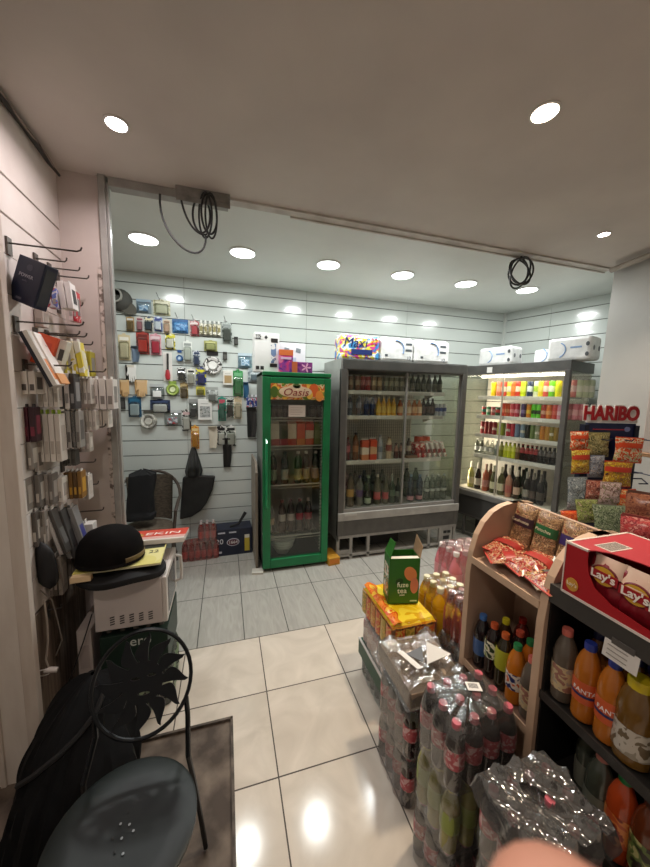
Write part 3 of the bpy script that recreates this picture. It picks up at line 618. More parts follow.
for k in range(9): sl.box(.012, .20, RD-.03, RD-.02, .58+.1484*k, .58+.1484*k+.142)
sl.build('slatted_back', M('e2dccf', .35), t)
for z in (1.677, 1.46, 1.243, 1.005):
    s = MB().box(.185, RL-.03, .06, .42, z-.012, z).box(.18, RL-.025, .048, .06, z-.036, z+.004)
    so = s.build('shelf', M('dedcd6', .35), t, bevel=.0015)
    for k in range(4): MB().box(.24+k*.2, .28+k*.2, .0455, .048, z-.03, z-.006).build('price_tag', M('f0eee8', .5), so)
MB().box(0, RL, .0, RD, .44, .575).build('deck', M('d5cfc2', .4), t, bevel=.003)
MB().box(0, RL, -.03, 0, .50, .56).build('bumper', M('6f6d69', .35), t, bevel=.006); MB().box(0, RL, -.015, .02, .27, .50).build('kick_panel', M('3f3e3c', .45), t, bevel=.003)
uf = MB().box(0, RL, 0, .03, .24, .27).box(0, RL, 0, .03, .03, .05)
for x in (0, .12, .5, RL-.03): uf.box(x, x+.03, 0, .03, 0, .25)
for x in (0, RL-.03): uf.box(x, x+.03, RD-.03, RD, 0, .3)
uf.box(0, RL, RD-.03, RD, .24, .44); uf.build('underframe', M('5d5b57', .45), t, bevel=.002)
MB().box(.2, .9, .15, .5, .03, .24).build('compressor', M('1a1918', .6), t)
MB().box(.475, .49, .004, .016, .56, RH-.1).build('door_bar', M('a39b8a', .3), t)
MB().box(.03, .48, .008, .012, .575, RH-.1).build('door_glass', G('fafbf8', .04), t); MB().box(.48, RL-.045, .014, .018, .575, RH-.1).build('door_glass', G('fafbf8', .04), t)
MB().box(.30, .36, -.014, -.012, RH-.085, RH-.025).build('paper_tag', M('e4e2dd', .6), t)
lt = MB(); lt.tube([(.20, .07, RH-.122), (RL-.06, .07, RH-.122)], .014, 10); lt.build('lamp_tube', EM('fff4dc', 7), t)
l = bpy.data.lights.new('fridge_lamp', 'AREA'); l.shape = 'RECTANGLE'; l.size = 1.0; l.size_y = .03; l.energy = TUBE_W; l.color = (1, .93, .78)
o = bpy.data.objects.new('fridge_lamp', l); COL.objects.link(o)
c = FL+FD*.56+FN*.005; o.location = (c.x, c.y, RH-.112)
o.rotation_euler = (Matrix.Rotation(A17, 3, 'Z') @ Matrix.Rotation(math.radians(18), 3, 'X')).to_euler()
MB().tube([(.010, .052, .62), (.010, .052, RH-.14)], .006, 8).build('end_lamp', EM('fff0cc', 4), t)
l = bpy.data.lights.new('fridge_end_lamp', 'AREA'); l.shape = 'RECTANGLE'; l.size = 1.2; l.size_y = .012; l.energy = 6.5; l.color = (1, .86, .68)
o = bpy.data.objects.new('fridge_end_lamp', l); COL.objects.link(o)
c = FL+FD*.020+FN*.052; d_ = (FD*.75+FN*.66).normalized(); zq = -d_; xq = Vector((0, 0, 1)); yq = zq.cross(xq)
o.matrix_world = Matrix(((xq.x, yq.x, zq.x, c.x), (xq.y, yq.y, zq.y, c.y), (xq.z, yq.z, zq.z, 1.26), (0, 0, 0, 1)))
def rpos(px, v):
    p = atp(px, 430, FL+FN*v, FN); return p
RF = 'open fridge'
def rput(px, z, proto, name, label, cat, v=.11, **k):
    p = rpos(px, v); return put(proto, name, label, cat, (p.x, p.y, z+.0012), A17, **k)
S1 = [(490.5, 'e6c81e', 'f0da3a', 'yellow'), (496, 'dd7f63', 'e8a488', 'salmon'), (501, 'd44a3e', 'ecd8cc', 'red and white'), (506.5, 'e2d04a', 'ece6c8', 'pale yellow'), (510.5, 'd8672c', 'e88c4a', 'orange'), (515, 'cc3a2e', 'e8d6c4', 'red with white band'),
      (520, 'c8dc2a', 'd8e85a', 'lime yellow'), (526.5, '26355a', 'd8dee6', 'navy with white emblem'), (533, 'dfe6c4', 'a9cc3a', 'white and lime'), (537.5, 'e2cf2e', 'ecdf6a', 'bright yellow'), (542.5, 'd85a4a', 'ead2c4', 'coral'), (548, '6fbf2e', 'e4ecd4', 'green and white'), (554.5, 'e4e02a', 'd2dc1c', 'neon yellow')]
for i, (px, c, c2, nm) in enumerate(S1): rput(px, 1.677, can(BANDS((c, c2, c), [.05, .11]), 'tall'), 'drink_can', f'{nm} can, {ORD[i]} from left on top shelf of {RF}', 'can', group='cans on the top shelf of the lit open fridge', scale=(.85, .85, .97))
for i, px in enumerate((563.5, 569, 574.5, 580.5, 586)):
    c = ('d79a96', 'd88a84', 'cdd6b4', 'c8d2b0', 'c4ceb0')[i]; rput(px, 1.677, can(BANDS((c, 'e4e6d4' if i > 1 else 'e6c4c0', c), [.05, .11]), 'tall'), 'drink_can', f'{"pink" if i < 2 else "pale green"} can behind the glass end of {RF}, {ORD[i]} from left', 'can', v=(.14, .14, .16, .2, .24)[i], group='cans behind the glass end on the top shelf')
S2 = [(483, 'b33c3a', '3f8a7a', 'red and teal'), (487.5, '3a8a5a', 'd9d6c8', 'green'), (492, 'a8383a', 'd8b0a8', 'dark red'), (496.5, '2f5a3a', 'b03a3a', 'dark green and red'), (501.5, 'cf4a32', 'e0836a', 'red'), (506, 'd05a36', 'e3a078', 'red-orange'), (511, 'c2454c', 'd98e8e', 'rose red'), (515.5, 'b83a4c', 'd8909a', 'crimson'),
      (522, '4a3560', '8a7aa0', 'purple'), (527.5, 'd07c2a', 'e0c04a', 'orange and yellow'), (532.5, '63c92a', '2a3a1c', 'bright green'), (537.5, '69cc30', '2c3c1e', 'second bright green'), (542, 'b03a2a', 'd8a890', 'brick red'), (547.5, 'd9722a', 'e8a86a', 'orange'), (553.5, 'cc4438', 'da6a5a', 'plain red'), (558.5, 'd890a0', 'e6c0c8', 'pink')]
for i, (px, c, c2, nm) in enumerate(S2): rput(px, 1.46, can(BANDS((c, c2, c), [.04, .08]), 'slim' if i > 3 else 'std'), 'drink_can', f'{nm} can, {ORD[i]} from left on second shelf of {RF}', 'can', group='cans on the second shelf of the lit open fridge', scale=1.0 if i > 3 else .85)
for i, px in enumerate((566, 573, 580)): rput(px, 1.46, can(BANDS(('cf8a90', 'dba8a8', 'c97a80'), [.04, .09]), 'slim'), 'drink_can', f'pinkish can behind the glass end on second shelf of {RF}, {ORD[i]} from left', 'can', v=.15+.03*i, group='pink cans behind the glass end', scale=1.1)
S3 = [(482.5, '8c2a30'), (486.5, '93282c'), (490.5, '8a2a30'), (494.5, '902c32'), (499.5, '8a8a2a'), (503, '7a8430'), (508.5, 'a8303c'), (513, 'ab3440'), (517.5, '6f7f96'), (523, '7c8b9e'), (528, '33302e'), (533, '6a7a4a'), (538, '8a9070'), (543, 'c07a28'), (548, 'b98430'), (552.5, '8a7a34'), (557, '9a7a30')]
for i, (px, c) in enumerate(S3):
    nm = {'8': 'dark red', '9': 'dark red'}.get(c[0], '') if i < 4 else ('olive' if i in (4, 5) else 'crimson' if i in (6, 7) else 'grey-blue' if i in (8, 9) else 'black' if i == 10 else 'grey-green' if i in (11, 12) else 'orange-brown' if i in (13, 14) else 'olive gold')
    rput(px, 1.243, can(BANDS((c, 'c9c0b0' if i % 3 == 0 else c, c), [.05, .08]), 'slim'), 'drink_can', f'{nm} can, {ORD[i]} from left on third shelf of {RF}', 'can', group='cans on the third shelf of the lit open fridge', scale=(.95, .95, 1.0))
S4 = [(478.5, 0), (483.5, 0), (488.5, 0), (493.5, 0), (498.5, 1), (503, 2), (507.5, 3), (511.5, 3), (516, 3), (520, 4), (524.5, 5), (529.5, 5), (534, 5), (538.5, 5), (543, 6), (547.5, 6), (552, 6), (556.5, 6)]
P4 = [bottle(clr('d2d6d2'), 'b9bcb8', 'd8dad6', 'small', (.04, .09)), bottle('6f756c', '8b9088', '4a4f48', 'small'), bottle('7a7a2c', '98964a', '4f4f20', 'small'), bottle('b9c02a', 'cfd25a', '8a9020', 'small'), bottle('6a5232', '9a8058', '3a2c1c', 'small'), bottle('2c1416', 'a03a3c', '8a2c2e', 'small'), bottle('1f1b1a', '5a5350', '2c2826', 'small')]
N4 = ['clear', 'grey', 'olive', 'lime yellow', 'tan', 'dark red-labelled', 'black']
for i, (px, k) in enumerate(S4): rput(px, 1.005, P4[k], 'small_bottle', f'{N4[k]} small bottle, {ORD[i]} from left on fourth shelf of {RF}', 'bottle', group='small bottles on the fourth shelf of the lit open fridge', scale=(1.0, 1.0, .93))
WN = [(474.5, 'b9b46a', 'e2d9b0', 'e8e4d4', 'pale yellow wine bottle with white neck'), (481.5, '2a2420', 'd8d2c4', 'c9c4ba', 'dark wine bottle with white label'), (489.5, 'b5654e', 'c9908a', 'c4a090', 'rosé wine bottle with pink label'), (494, '8a5a44', 'a8806a', 'a8988a', 'brownish bottle behind the rosé'),
      (497.5, '4a4a2c', 'd9d4b4', 'b9b49a', 'olive wine bottle with cream label'), (505.5, '5a5a36', 'e6e0c2', 'e9e4cc', 'white wine bottle with large cream label'), (513.5, 'c08a74', 'b9685e', 'cfc2b4', 'clear rosé bottle with red label'), (522, '33241f', 'd9b8a4', 'd4cabc', 'dark wine bottle with pink label and pale neck'),
      (527.5, '2a2a1e', 'cfcdb4', '2a2620', 'short green bottle with pale label'), (532, '231d1b', '9c958c', 'a8a29a', 'black wine bottle with grey neck'), (538.5, '1e1a19', '5a4c46', '8a847c', 'dark wine bottle with brown label'), (546.5, '1c1918', '4f4843', '6f6963', 'dark wine bottle close to the front post')]
for i, (px, c, lb, cp, nm) in enumerate(WN): rput(px, .575, bottle(c, lb, cp, 'wine', (.05, .13)), 'wine_bottle', f'{nm} on the deck of {RF}', 'wine bottle', v=(.10 if i not in (3, 8) else .18), scale=(1, 1, 1.02))
for i, px in enumerate((509, 516, 523, 530, 536, 543, 549)): rput(px, .575, bottle('1f1a18', '4c443e', '2a2422', 'wine', (.05, .13)), 'wine_bottle', f'black wine bottle in the back row of the deck of {RF}, {ORD[i]} from left', 'wine bottle', v=.24, scale=(1, 1, 1.06), group='back row wine bottles')
# roll packs on top of the open fridge
def top_pack(px0, px1, v, label, n, h=.2, dd=.24):
    a = atp(px0, 350, FL+FN*v, FN); b = atp(px1, 350, FL+FN*v, FN); L = (b-a).length
    q = thing('toilet_roll_pack', label, 'roll pack', ((a.x+b.x)/2, (a.y+b.y)/2, RH), A17)
    MB().box(-L/2, L/2, 0, dd, 0, h).build('wrapper', DIRTY('dadbd9', 'f2f2f0', 14, .35, bump=.5), q, bevel=.028)
    MB().tube([(-L*.25+.07*math.cos(x), -.002, .1+.07*math.sin(x)) for x in [-1.2+i*.18 for i in range(14)]], .005, 6).build('blue_curl', M('7a9fd0', .4), q)
    MB().box(L*.05, L*.3, -.002, 0, .11, .125).build('name_strip', M('7f9cc4', .5), q)
    for k in range(2): MB().prism(ell(L*.42, .05+.09*k, .014, .02), 'y', -.002, 0).build('printed_mark', M('4c5054', .5), q)
    for i in range(n):
        MB().prism(ell(dd*(i+.5)/n, h*.5, .018, .022), 'x', L/2-.001, L/2+.002).build('printed_mark', M('6a6e72', .5), q)
    return q
top_pack(479, 512, .06, 'white toilet roll pack at the left end on the lit open fridge', 2)
top_pack(534, 560, .31, 'white toilet roll pack behind the front one on the lit open fridge', 2, .16)
top_pack(547, 591, .05, 'white toilet roll pack at the right end on the lit open fridge', 2, .215)
#@@PART3
# =================================================================== HANGING PACKS ON THE BACK WALL
CARDW = M('e2e0da', .5)
HOLE = M('8b8f8c', .5)
def wall_item(kind, box, c1, c2, name, label, cat='hanging pack', z=None, depth=.03, c3=None):
    x0, y0, x1, y1 = box; yy = YB-.02
    a = at(x0, (y0+y1)/2, 'y', yy); b = at(x1, (y0+y1)/2, 'y', yy); tp = at((x0+x1)/2, y0, 'y', yy); bt = at((x0+x1)/2, y1, 'y', yy)
    wd = b.x-a.x; h = tp.z-bt.z; yw = YB-.004
    q = thing(name, label, cat, ((a.x+b.x)/2, yw, bt.z))
    def m(c, r=.35): return c if not isinstance(c, str) else M(c, r)
    if kind == 'card':       # printed card with a moulded clear bubble holding a product
        MB().prism([(-wd/2, 0), (wd/2, 0), (wd/2, h*.93), (wd*.15, h*.95), (wd*.12, h), (-wd*.12, h), (-wd*.15, h*.95), (-wd/2, h*.93)], 'y', -.004, 0).build('card', m(c1), q)
        o = MB().box(-wd*.34, wd*.34, -.004-depth, -.004, h*.08, h*.62).build('product', m(c2), q, bevel=min(.012, wd*.1))
        MB().box(-wd*.41, wd*.41, -.008-depth, -.004, h*.04, h*.68).build('bubble', G('eef1ee', .25, .08), q, bevel=.008)
        MB().box(-wd*.38, wd*.38, -.0048, -.004, h*.74, h*.86).build('title_strip', m(c3 or 'd9d6cf'), q)
    elif kind == 'bag':      # header card over a clear pouch
        MB().box(-wd/2, wd/2, -.004, 0, h*.80, h).build('header_card', m(c3 or c1), q)
        def fn(u, v):
            x = (u-.5)*wd; zz = v*h*.82; th = depth*max(0, (1-(2*u-1)**4))*max(0, (1-(2*v-1)**4)); return (x, -.003-th*(.8+.4*nz((x*30, zz*30, wd*90))), zz)
        MB().grid(fn, 8, 8).build('pouch', m(c1), q)
        MB().box(-wd*.3, wd*.3, -depth*1.15, -.004, h*.12, h*.55).build('contents', m(c2), q, bevel=.008)
    elif kind == 'box':
        MB().box(-wd/2, wd/2, -depth, 0, 0, h*.9).build('carton', m(c1), q, bevel=.003)
        MB().box(-wd*.36, wd*.36, -depth-.001, -depth, h*.12, h*.6).build('picture', m(c2), q)
        MB().box(-wd*.1, wd*.1, -.004, 0, h*.9, h).build('hang_tab', m(c3 or 'c9cbc8'), q)
    elif kind == 'row':      # n little packs side by side on one rail
        n = int(depth); 
        for i in range(n):
            x = -wd/2+wd*(i+.5)/n; s = MB().box(x-wd*.42/n, x+wd*.42/n, -.035, 0, 0, h*.72); so = s.build('sachet', m(c1), q, bevel=.004)
            MB().prism(ell(x, h*.86, wd*.25/n, h*.1, 12), 'y', -.02, -.016).build('hang_tab', m(c2), so)
            MB().box(x-wd*.3/n, x+wd*.3/n, -.0365, -.035, h*.2, h*.5).build('picture', m(c3 or 'd9c98a'), so)
        MB().tube([(-wd/2, -.01, h*.9), (wd/2, -.01, h*.9)], .003, 6).build('rail', M('8a8c88', .3, .8), q)
    elif kind == 'gloves':
        hand = [(-.5, 0), (.38, 0), (.40, .35), (.52, .55), (.46, .66), (.30, .52), (.26, .95), (.14, .97), (.10, .62), (.06, 1), (-.06, 1), (-.08, .62), (-.16, .97), (-.28, .95), (-.28, .6), (-.36, .85), (-.47, .82), (-.46, .4)]
        for i, (dx, dy) in enumerate(((-.06, 0), (.07, -.012))):
            pts = [((-x if i else x)*wd*.8+dx*wd, h*(1-z)) for x, z in hand]
            flat([pts], 'glove', m(c1 if not i else c2), q, (0, -.010+dy, 0), extrude=.007)
        MB().box(-wd*.3, wd*.3, -.03, -.026, h*.86, h).build('header_card', m(c3 or 'cfc8b8'), q)
    elif kind == 'round':
        MB().lathe([(wd*.5, 0), (wd*.5, .02), (wd*.42, .035), (wd*.30, .03), (wd*.28, .015), (0.0001, .012)], 22).build('disc', m(c1), q, loc=(0, 0, h*.46), rot=(PI/2, 0, 0))
        MB().lathe([(wd*.26, .015), (wd*.2, .034), (0.0001, .03)], 18).build('centre', m(c2), q, loc=(0, 0, h*.46), rot=(PI/2, 0, 0))
        MB().box(-wd*.3, wd*.3, -.006, 0, h*.84, h).build('header_card', m(c3 or 'cfcfca'), q)
    elif kind == 'strap':
        def fn(u, v): return (wd*(u-.5)*(1-.25*v)+.012*math.sin(v*3)-.0, -.012-.012*math.cos(u*PI*2)*.5-.01*v, h*(1-v))
        MB().grid(lambda u, v: fn(u, v), 6, 14).build('strap_band', m(c1), q); MB().box(-wd*.45, wd*.45, -.035, -.003, h*.94, h).build('buckle', m(c2), q, bevel=.004)
        MB().prism([(-wd*.35, .0), (wd*.3, 0), (wd*.42, h*.94), (-wd*.42, h*.94)], 'y', -.012, -.002).build('backing', m(c1), q)
    elif kind == 'brush':
        MB().box(-wd/2, wd/2, -.003, 0, 0, h).build('card', m(c1), q); MB().tube([(0, -.015, h*.35), (.004, -.015, h*.95)], .010, 8).build('handle', m(c2), q)
        MB().lathe([(0.0001, 0), (.02, .012), (.024, h*.18), (.016, h*.36), (0.0001, h*.38)], 12, (0, -.02, .005)).build('brush_head', m(c3), q)
    if kind in ('card', 'box') and wd > .05:
        MB().box(-wd*.3, wd*.25, -.0055 if kind == 'card' else -depth-.0012, -.004 if kind == 'card' else -depth-.0004, h*.70, h*.715).build('text_line', M('5a5a58', .5), q)
    return q
def P2(*c, s=28): return PR(list(c), s, .35)
W_ = wall_item
# top row
h = at(123, 303, 'y', YB-.05)
q = thing('felt_hat', 'dark grey round hat hanging at upper left of the slatted wall', 'hat', (h.x-.03, YB-.01, h.z+.03))
MB().lathe([(.10, 0), (.10, .02), (.075, .06), (.03, .085), (0.0001, .09)], 22).build('crown', M('4b4a45', .8), q, rot=(PI/2+.1, 0, .0)); MB().lathe([(.060, .0), (.064, .015), (.06, .03), (.05, .03), (.05, 0)], 22).build('inner_ring', M('9a9890', .6), q, loc=(-.02, -.085, .02), rot=(PI/2, 0, 0))
MB().prism(ell(.06, -.06, .085, .055, 20, -.6), 'y', -.03, -.02).build('peak', M('56534a', .8), q)
W_('bag', (136, 299, 151, 313), G('cfdbe6', .3, .1), P2('6a8fb0', '9fb6c6', '3f5f80'), 'toy_pack', 'clear blue pack with header, right of the grey hat', c3='93a9b8')
W_('card', (153, 299, 170, 315), P2('b9b48e', 'cfcaa8', '8f8a62'), 'd0cdb2', 'hanging_pack', 'wide beige-green card pack, top row of the wall display', c3='d8d4b8')
W_('card', (126, 316, 134, 331), 'a98a5c', '7d6642', 'hanging_pack', 'small brown card pack below the grey hat')
W_('card', (136, 316, 143, 331), 'd2c4c0', 'a86a74', 'hanging_pack', 'small pale pink card pack in second row', c3='8a4450')
W_('card', (144, 316, 153, 331), P2('2c3640', 'd9d4c2', '48556a'), '3a4650', 'hanging_pack', 'black and cream card pack in second row', c3='e2d8b0')
W_('card', (154, 316, 162, 331), P2('3a4a8a', '6a7ab4', 'c9d0e0'), 'dfe4ee', 'hanging_pack', 'blue and white card pack in second row', c3='303c7a')
W_('card', (163, 319, 170, 333), 'd3bfa6', 'c79f86', 'hanging_pack', 'narrow peach card pack, right end of second row', c3='8a6a50')
W_('bag', (172, 319, 188, 333), P2('3f74a8', '5a8fc0', '2a5684'), P2('6fa0cc', '3a6a9c'), 'hanging_pack', 'wide bright blue pouch beside the peach card', c3='2f5f92')
W_('card', (118, 333, 130, 360), 'cfc09a', 'e0d4b4', 'hanging_pack', 'tall beige card pack at the left edge of display', c3='e8e4d8')
W_('strap', (131, 346, 139, 362), '5a6a7c', '44525f', 'hanging_pouch', 'slate blue pouch hanging right of the tall beige pack', 'pouch')
W_('card', (136, 331, 149, 354), P2('8e2f28', 'a8443a', '6f221e'), 'c0392f', 'hanging_pack', 'large dark red card pack with red product', c3='6a2a24')
W_('card', (150, 333, 161, 355), P2('c98a94', 'd9aab0'), 'c23a4e', 'hanging_pack', 'pink card pack with red product beside dark red pack', c3='d8c0c4')
W_('card', (165, 333, 175, 349), P2('1f1f1c', 'd9cf4a', 'e8e6dc'), 'e6e2d6', 'hanging_pack', 'black card pack with yellow and white print', c3='c9c23a')
W_('brush', (163, 352, 172, 381), 'dcd8d2', '2c2a2a', 'brush_pack', 'white card with long black handled red brush', 'brush', c3='a82c34')
W_('round', (176, 350, 183, 365), '3a6aa0', 'bcd0e4', 'hanging_pack', 'small blue oval pack right of the red brush', c3='24508a')
W_('card', (190, 320, 199, 336), P2('d8b4b4', 'b8404a', 'e8dcd8'), 'c24a54', 'hanging_pack', 'small red and white card left of the row of sachets', c3='e4d8d4')
W_('row', (199, 320, 221, 335), P2('d8d2bc', '6f6a4a', 'e6e2d4'), 'dfe0da', 'sachet_row', 'row of five cream sachets on one rail', depth=5, c3='8a8256')
W_('card', (204, 340, 217, 351), '9a9a5a', 'b4b478', 'hanging_pack', 'small olive card under the row of sachets', c3='c4c48a')
W_('card', (222, 321, 232, 343), P2('9aa29e', 'b9c0bc', '555c58'), '4c524e', 'hanging_pack', 'tall grey card pack right of the sachet row', c3='8d9591')
W_('box', (234, 336, 238, 345), '22221f', '4a4a46', 'hanging_pack', 'tiny black pack high on the right of the display')
W_('card', (183, 340, 192, 362), 'dde0da', 'cfd3cc', 'hanging_pack', 'tall plain white card pack in third row', c3='8f9590')
W_('card', (193, 350, 200, 366), P2('2a3a58', 'dfe2e6', '2f4468', s=60), '33486e', 'hanging_pack', 'narrow navy striped card beside the plain white one', c3='2a3a58')
W_('round', (203, 351, 222, 378), P2('e2e0da', '2a2826', 'cfcdc8', s=16), 'e8e6e0', 'hanging_pack', 'large black and white pack with round white coil', c3='1f1e1c')
W_('box', (223, 351, 227, 360), '33322e', '5a5954', 'hanging_pack', 'tiny dark pack right of the black and white coil pack')
W_('bag', (238, 353, 252, 368), G('c4d6e2', .3, .1), P2('7a9ab4', 'b4c8d6', '54788f'), 'hanging_pack', 'clear bluish pouch near the white product box', c3='b9c9d2')
W_('card', (177, 367, 186, 381), P2('1c1c1c', 'e6e6e2', '2a2a2a', s=45), '2a2a2a', 'hanging_pack', 'black and white striped card in middle of display', c3='111111')
W_('card', (187, 368, 195, 385), 'e0ded6', 'c9c6bc', 'hanging_pack', 'white card with black title patch in middle row', c3='22221f')
W_('card', (196, 367, 206, 385), P2('2c3a86', '3a4a9c', 'dcd84a'), '24307a', 'hanging_pack', 'navy and yellow card in middle row', c3='e2d83a')
W_('card', (196, 386, 205, 395), 'd2c84a', '8a8430', 'hanging_pack', 'small yellow card below the navy and yellow one', c3='e6dc6a')
W_('box', (223, 369, 233, 385), 'dcd9d0', 'a98f66', 'hanging_pack', 'white framed box with brown window, right of centre', depth=.02)
W_('card', (233, 369, 243, 396), P2('2f7a44', '4a9a5c', '24623a'), '3f8a54', 'hanging_pack', 'tall green card pack left of the green cooler', c3='6fae7e')
W_('bag', (248, 368, 262, 382), P2('8f9a9e', 'b4bec0', '6a767a'), '59666c', 'hanging_pack', 'grey-blue pouch nearest the green cooler, upper row', c3='a4adb0')
W_('gloves', (125, 365, 137, 382), '2a2a28', 'e4e2dc', 'work_gloves', 'black and white work gloves high on left of display', 'gloves')
W_('gloves', (119, 380, 130, 397), 'c49a66', 'd2ac7c', 'work_gloves', 'tan work gloves at left edge of display', 'gloves', c3='d2b48a')
W_('gloves', (134, 380, 148, 397), 'c8a06c', 'd6b284', 'work_gloves', 'tan work gloves right of the other tan pair', 'gloves', c3='d8b890')
W_('bag', (150, 384, 164, 399), G('c8ccce', .3, .1), 'e4e4e0', 'hanging_pack', 'clear grey pouch with white part inside', c3='b4b8b8')
W_('round', (166, 381, 179, 397), '9fb45a', 'd8e0b0', 'hanging_pack', 'round lime green pack in middle of display', c3='8aa24a')
W_('card', (180, 382, 188, 398), P2('a48a5a', '7a6438', 'c4b083'), '5f4c2a', 'hanging_pack', 'brown card pack right of the lime green round pack', c3='b9a274')
W_('box', (119, 396, 125, 409), '2a2928', '4a4947', 'hanging_pack', 'small black pack under the left tan gloves', depth=.02)
W_('card', (128, 396, 141, 417), P2('1f4a66', '2a5a78', '183a54'), 'c4d4dc', 'hanging_pack', 'dark teal card pack under the right tan gloves', c3='2f6a8a')
W_('card', (150, 399, 170, 413), P2('232f4a', '2c3a58', '1b2438'), 'e2e2e0', 'pen_pack', 'wide navy card with white bars', c3='3a4a6a')
W_('round', (140, 410, 157, 431), P2('d8d6cc', 'b4b2a8', '8f8d84', s=20), 'c9c7bc', 'hanging_pack', 'round wire whisk-like white pack, lowest on the left', c3='55534c')
W_('bag', (164, 410, 181, 426), G('d4d8d8', .3, .1), P2('c8ccd0', '7a7f86', 'b4474a'), 'hanging_pack', 'clear pouch with small metal parts, low on display', c3='b9bdbd')
W_('bag', (206, 387, 218, 403), P2('8c8f8a', 'aaada8', '6c6f6a'), '5c5f5a', 'hanging_pack', 'grey stacked pouch above the white framed pack', c3='a0a39e')
W_('bag', (189, 399, 198, 419), G('b4b6b4', .3, .1), '3a3a38', 'hanging_pack', 'clear pouch with dark contents left of the framed pack', c3='8f918e')
W_('box', (198, 397, 212, 420), 'e0dfda', P2('8b8e8c', 'aeb0ae', '6c6f6d'), 'hanging_pack', 'white framed pack with grey window, low centre', depth=.02)
W_('card', (182, 409, 191, 431), P2('e2e0da', '1f1e1d', 'd4d2cc', s=22), 'e4e2dc', 'hanging_pack', 'black and white card left of the orange strip', c3='c8a8a8')
W_('card', (218, 396, 226, 421), P2('2f7a68', '3a8a78', 'c4525e', s=12), '287060', 'hanging_pack', 'tall red and teal card right of the framed pack', c3='b84a5c')
W_('card', (226, 397, 234, 418), P2('1d1d1b', 'e2e4de', '3a7a54', s=50), '2a2a28', 'hanging_pack', 'black, white and green striped card', c3='1d1d1b')
W_('card', (234, 396, 242, 419), P2('d4c4a8', 'e0d4bc', 'b8a07c'), 'd9cab0', 'hanging_pack', 'tall beige card right of the striped one', c3='c0ac8a')
W_('strap', (243, 382, 248, 398), '2f5a7a', '1f4460', 'hanging_strap', 'narrow blue strap left of the green cooler', 'strap')
W_('row', (246, 394, 258, 407), P2('b0344a', 'd8d8e2', '34468a', s=30), 'e2e2e6', 'sachet_row', 'row of three red, white and blue packs beside green cooler', depth=3, c3='2c3a7a')
W_('strap', (246, 407, 256, 437), '2b2a29', '1c1b1b', 'umbrella_pouch', 'folded black umbrella pouch hanging beside green cooler', 'umbrella')
W_('card', (191, 425, 199, 449), P2('d8862a', 'e8b44a', 'c8641f', s=40), 'e09a3a', 'hanging_pack', 'narrow orange strip pack above the black bag', c3='e0c890')
W_('strap', (208, 426, 217, 448), 'cfc6b4', 'a89f8c', 'hanging_strap', 'beige strap pack right of the orange strip', 'strap')
W_('card', (217, 425, 226, 446), P2('1f1e1d', 'd6d4ce', '2b2a29', s=20), 'dcdad4', 'hanging_pack', 'black and white card, left of a low pair', c3='1a1a1a')
W_('card', (226, 425, 236, 446), P2('24231f', 'c4c6bc', 'e2e0da', s=18), 'b8bab0', 'hanging_pack', 'black and white card, right of a low pair', c3='1a1a1a')
W_('strap', (222, 438, 231, 467), '1e1d1d', '141414', 'hanging_strap', 'black strap hanging below the low pair of cards', 'strap')
for i, (a, b, c, lb) in enumerate(((160, 296, 300, 'left of the pale blue reflection'), (178, 312, 319, 'above the bright blue pouch'), (194, 316, 321, 'above the small red and white card'), (225, 316, 322, 'above the tall grey card'))):
    p = at(a, c, 'y', YB); q = thing('display_hook', f'thin wire hook on the back wall {lb}', 'hook', (p.x, YB, p.z))
    MB().tube([(0, 0, 0), (0, -.10, .005), (-.01, -.12, .035)], .003, 6).build('prong', M('7a7c7a', .3, .8), q); MB().box(-.012, .012, -.006, 0, -.02, .02).build('plate', M('a8aaa8', .4, .6), q)
# black bags on the wall
BLK = DIRTY('141414', '232322', 12, .55, bump=.4)
a = at(195, 484, 'y', YB-.05)
q = thing('black_shopping_bag', 'black bag with pleated top hanging from the wall by its string', 'bag', (a.x, YB-.012, a.z))
def fold(u, v): 
    an = u*PI; r = (.012+.085*v**.8)*(1-.25*max(0, v-.85)*6); return ((-math.cos(an))*r-.01, -.07*math.sin(an)*min(1, v*1.4)-.01*math.sin(an*9)*v, .385-.30*v)
MB().grid(fold, 26, 12).build('pleated_top', DIRTY('1b1b1b', '3a3b3a', 9, .35, bump=.5), q)
lo = [(-.115, .075), (-.075, .09), (.10, .085), (.20, .075), (.17, -.07), (.11, -.21), (.05, -.29), (-.04, -.345), (-.155, -.365), (-.135, -.15)]
MB().prism(lo, 'y', -.05, -.01).build('lower_pouch', BLK, q, bevel=.015)
MB().tube([(-.01, -.02, .38), (-.015, -.01, .45), (-.02, 0, .5)], .004, 6).build('cord', M('c8a070', .6), q)

# =================================================================== BACK CHAIR, COAT, DRINK PACKS BY THE WALL
WICK = DIRTY('4b4238', '6f6455', 30, .6, stretch=(1, 1, 3), bump=.4)
cx, cy = -.68, 3.15
q = thing('armchair', 'brown woven armchair with tubular frame by the back wall', 'chair', (cx, cy, 0))
MB().lathe([(.0001, .0), (.20, 0), (.225, .02), (.21, .035), (0.0001, .04)], 28, (0, 0, .42)).build('seat', WICK, q)
def back(u, v): a = PI*.22+u*PI*.56; r = .235+.02*v; return (r*math.cos(a), .02+r*math.sin(a), .45+v*.42)
bk = MB().grid(back, 28, 8); bk.grid(lambda u, v: tuple(Vector(back(u, v))*1.0+Vector((-.012*math.cos(PI*.22+u*PI*.56), -.012*math.sin(PI*.22+u*PI*.56), 0))), 28, 8); bk.build('backrest', WICK, q)
tb = MB(); pts = [(.22, -.17, .0), (.235, -.17, .40), (.26, -.16, .64), (.27, -.05, .70)]+[(.275*math.cos(a), .02+.265*math.sin(a), .70+.20*math.sin(a)) for a in [PI*.02+i*PI*.96/14 for i in range(15)]]+[(-.27, -.05, .70), (-.26, -.16, .64), (-.235, -.17, .40), (-.22, -.17, 0)]
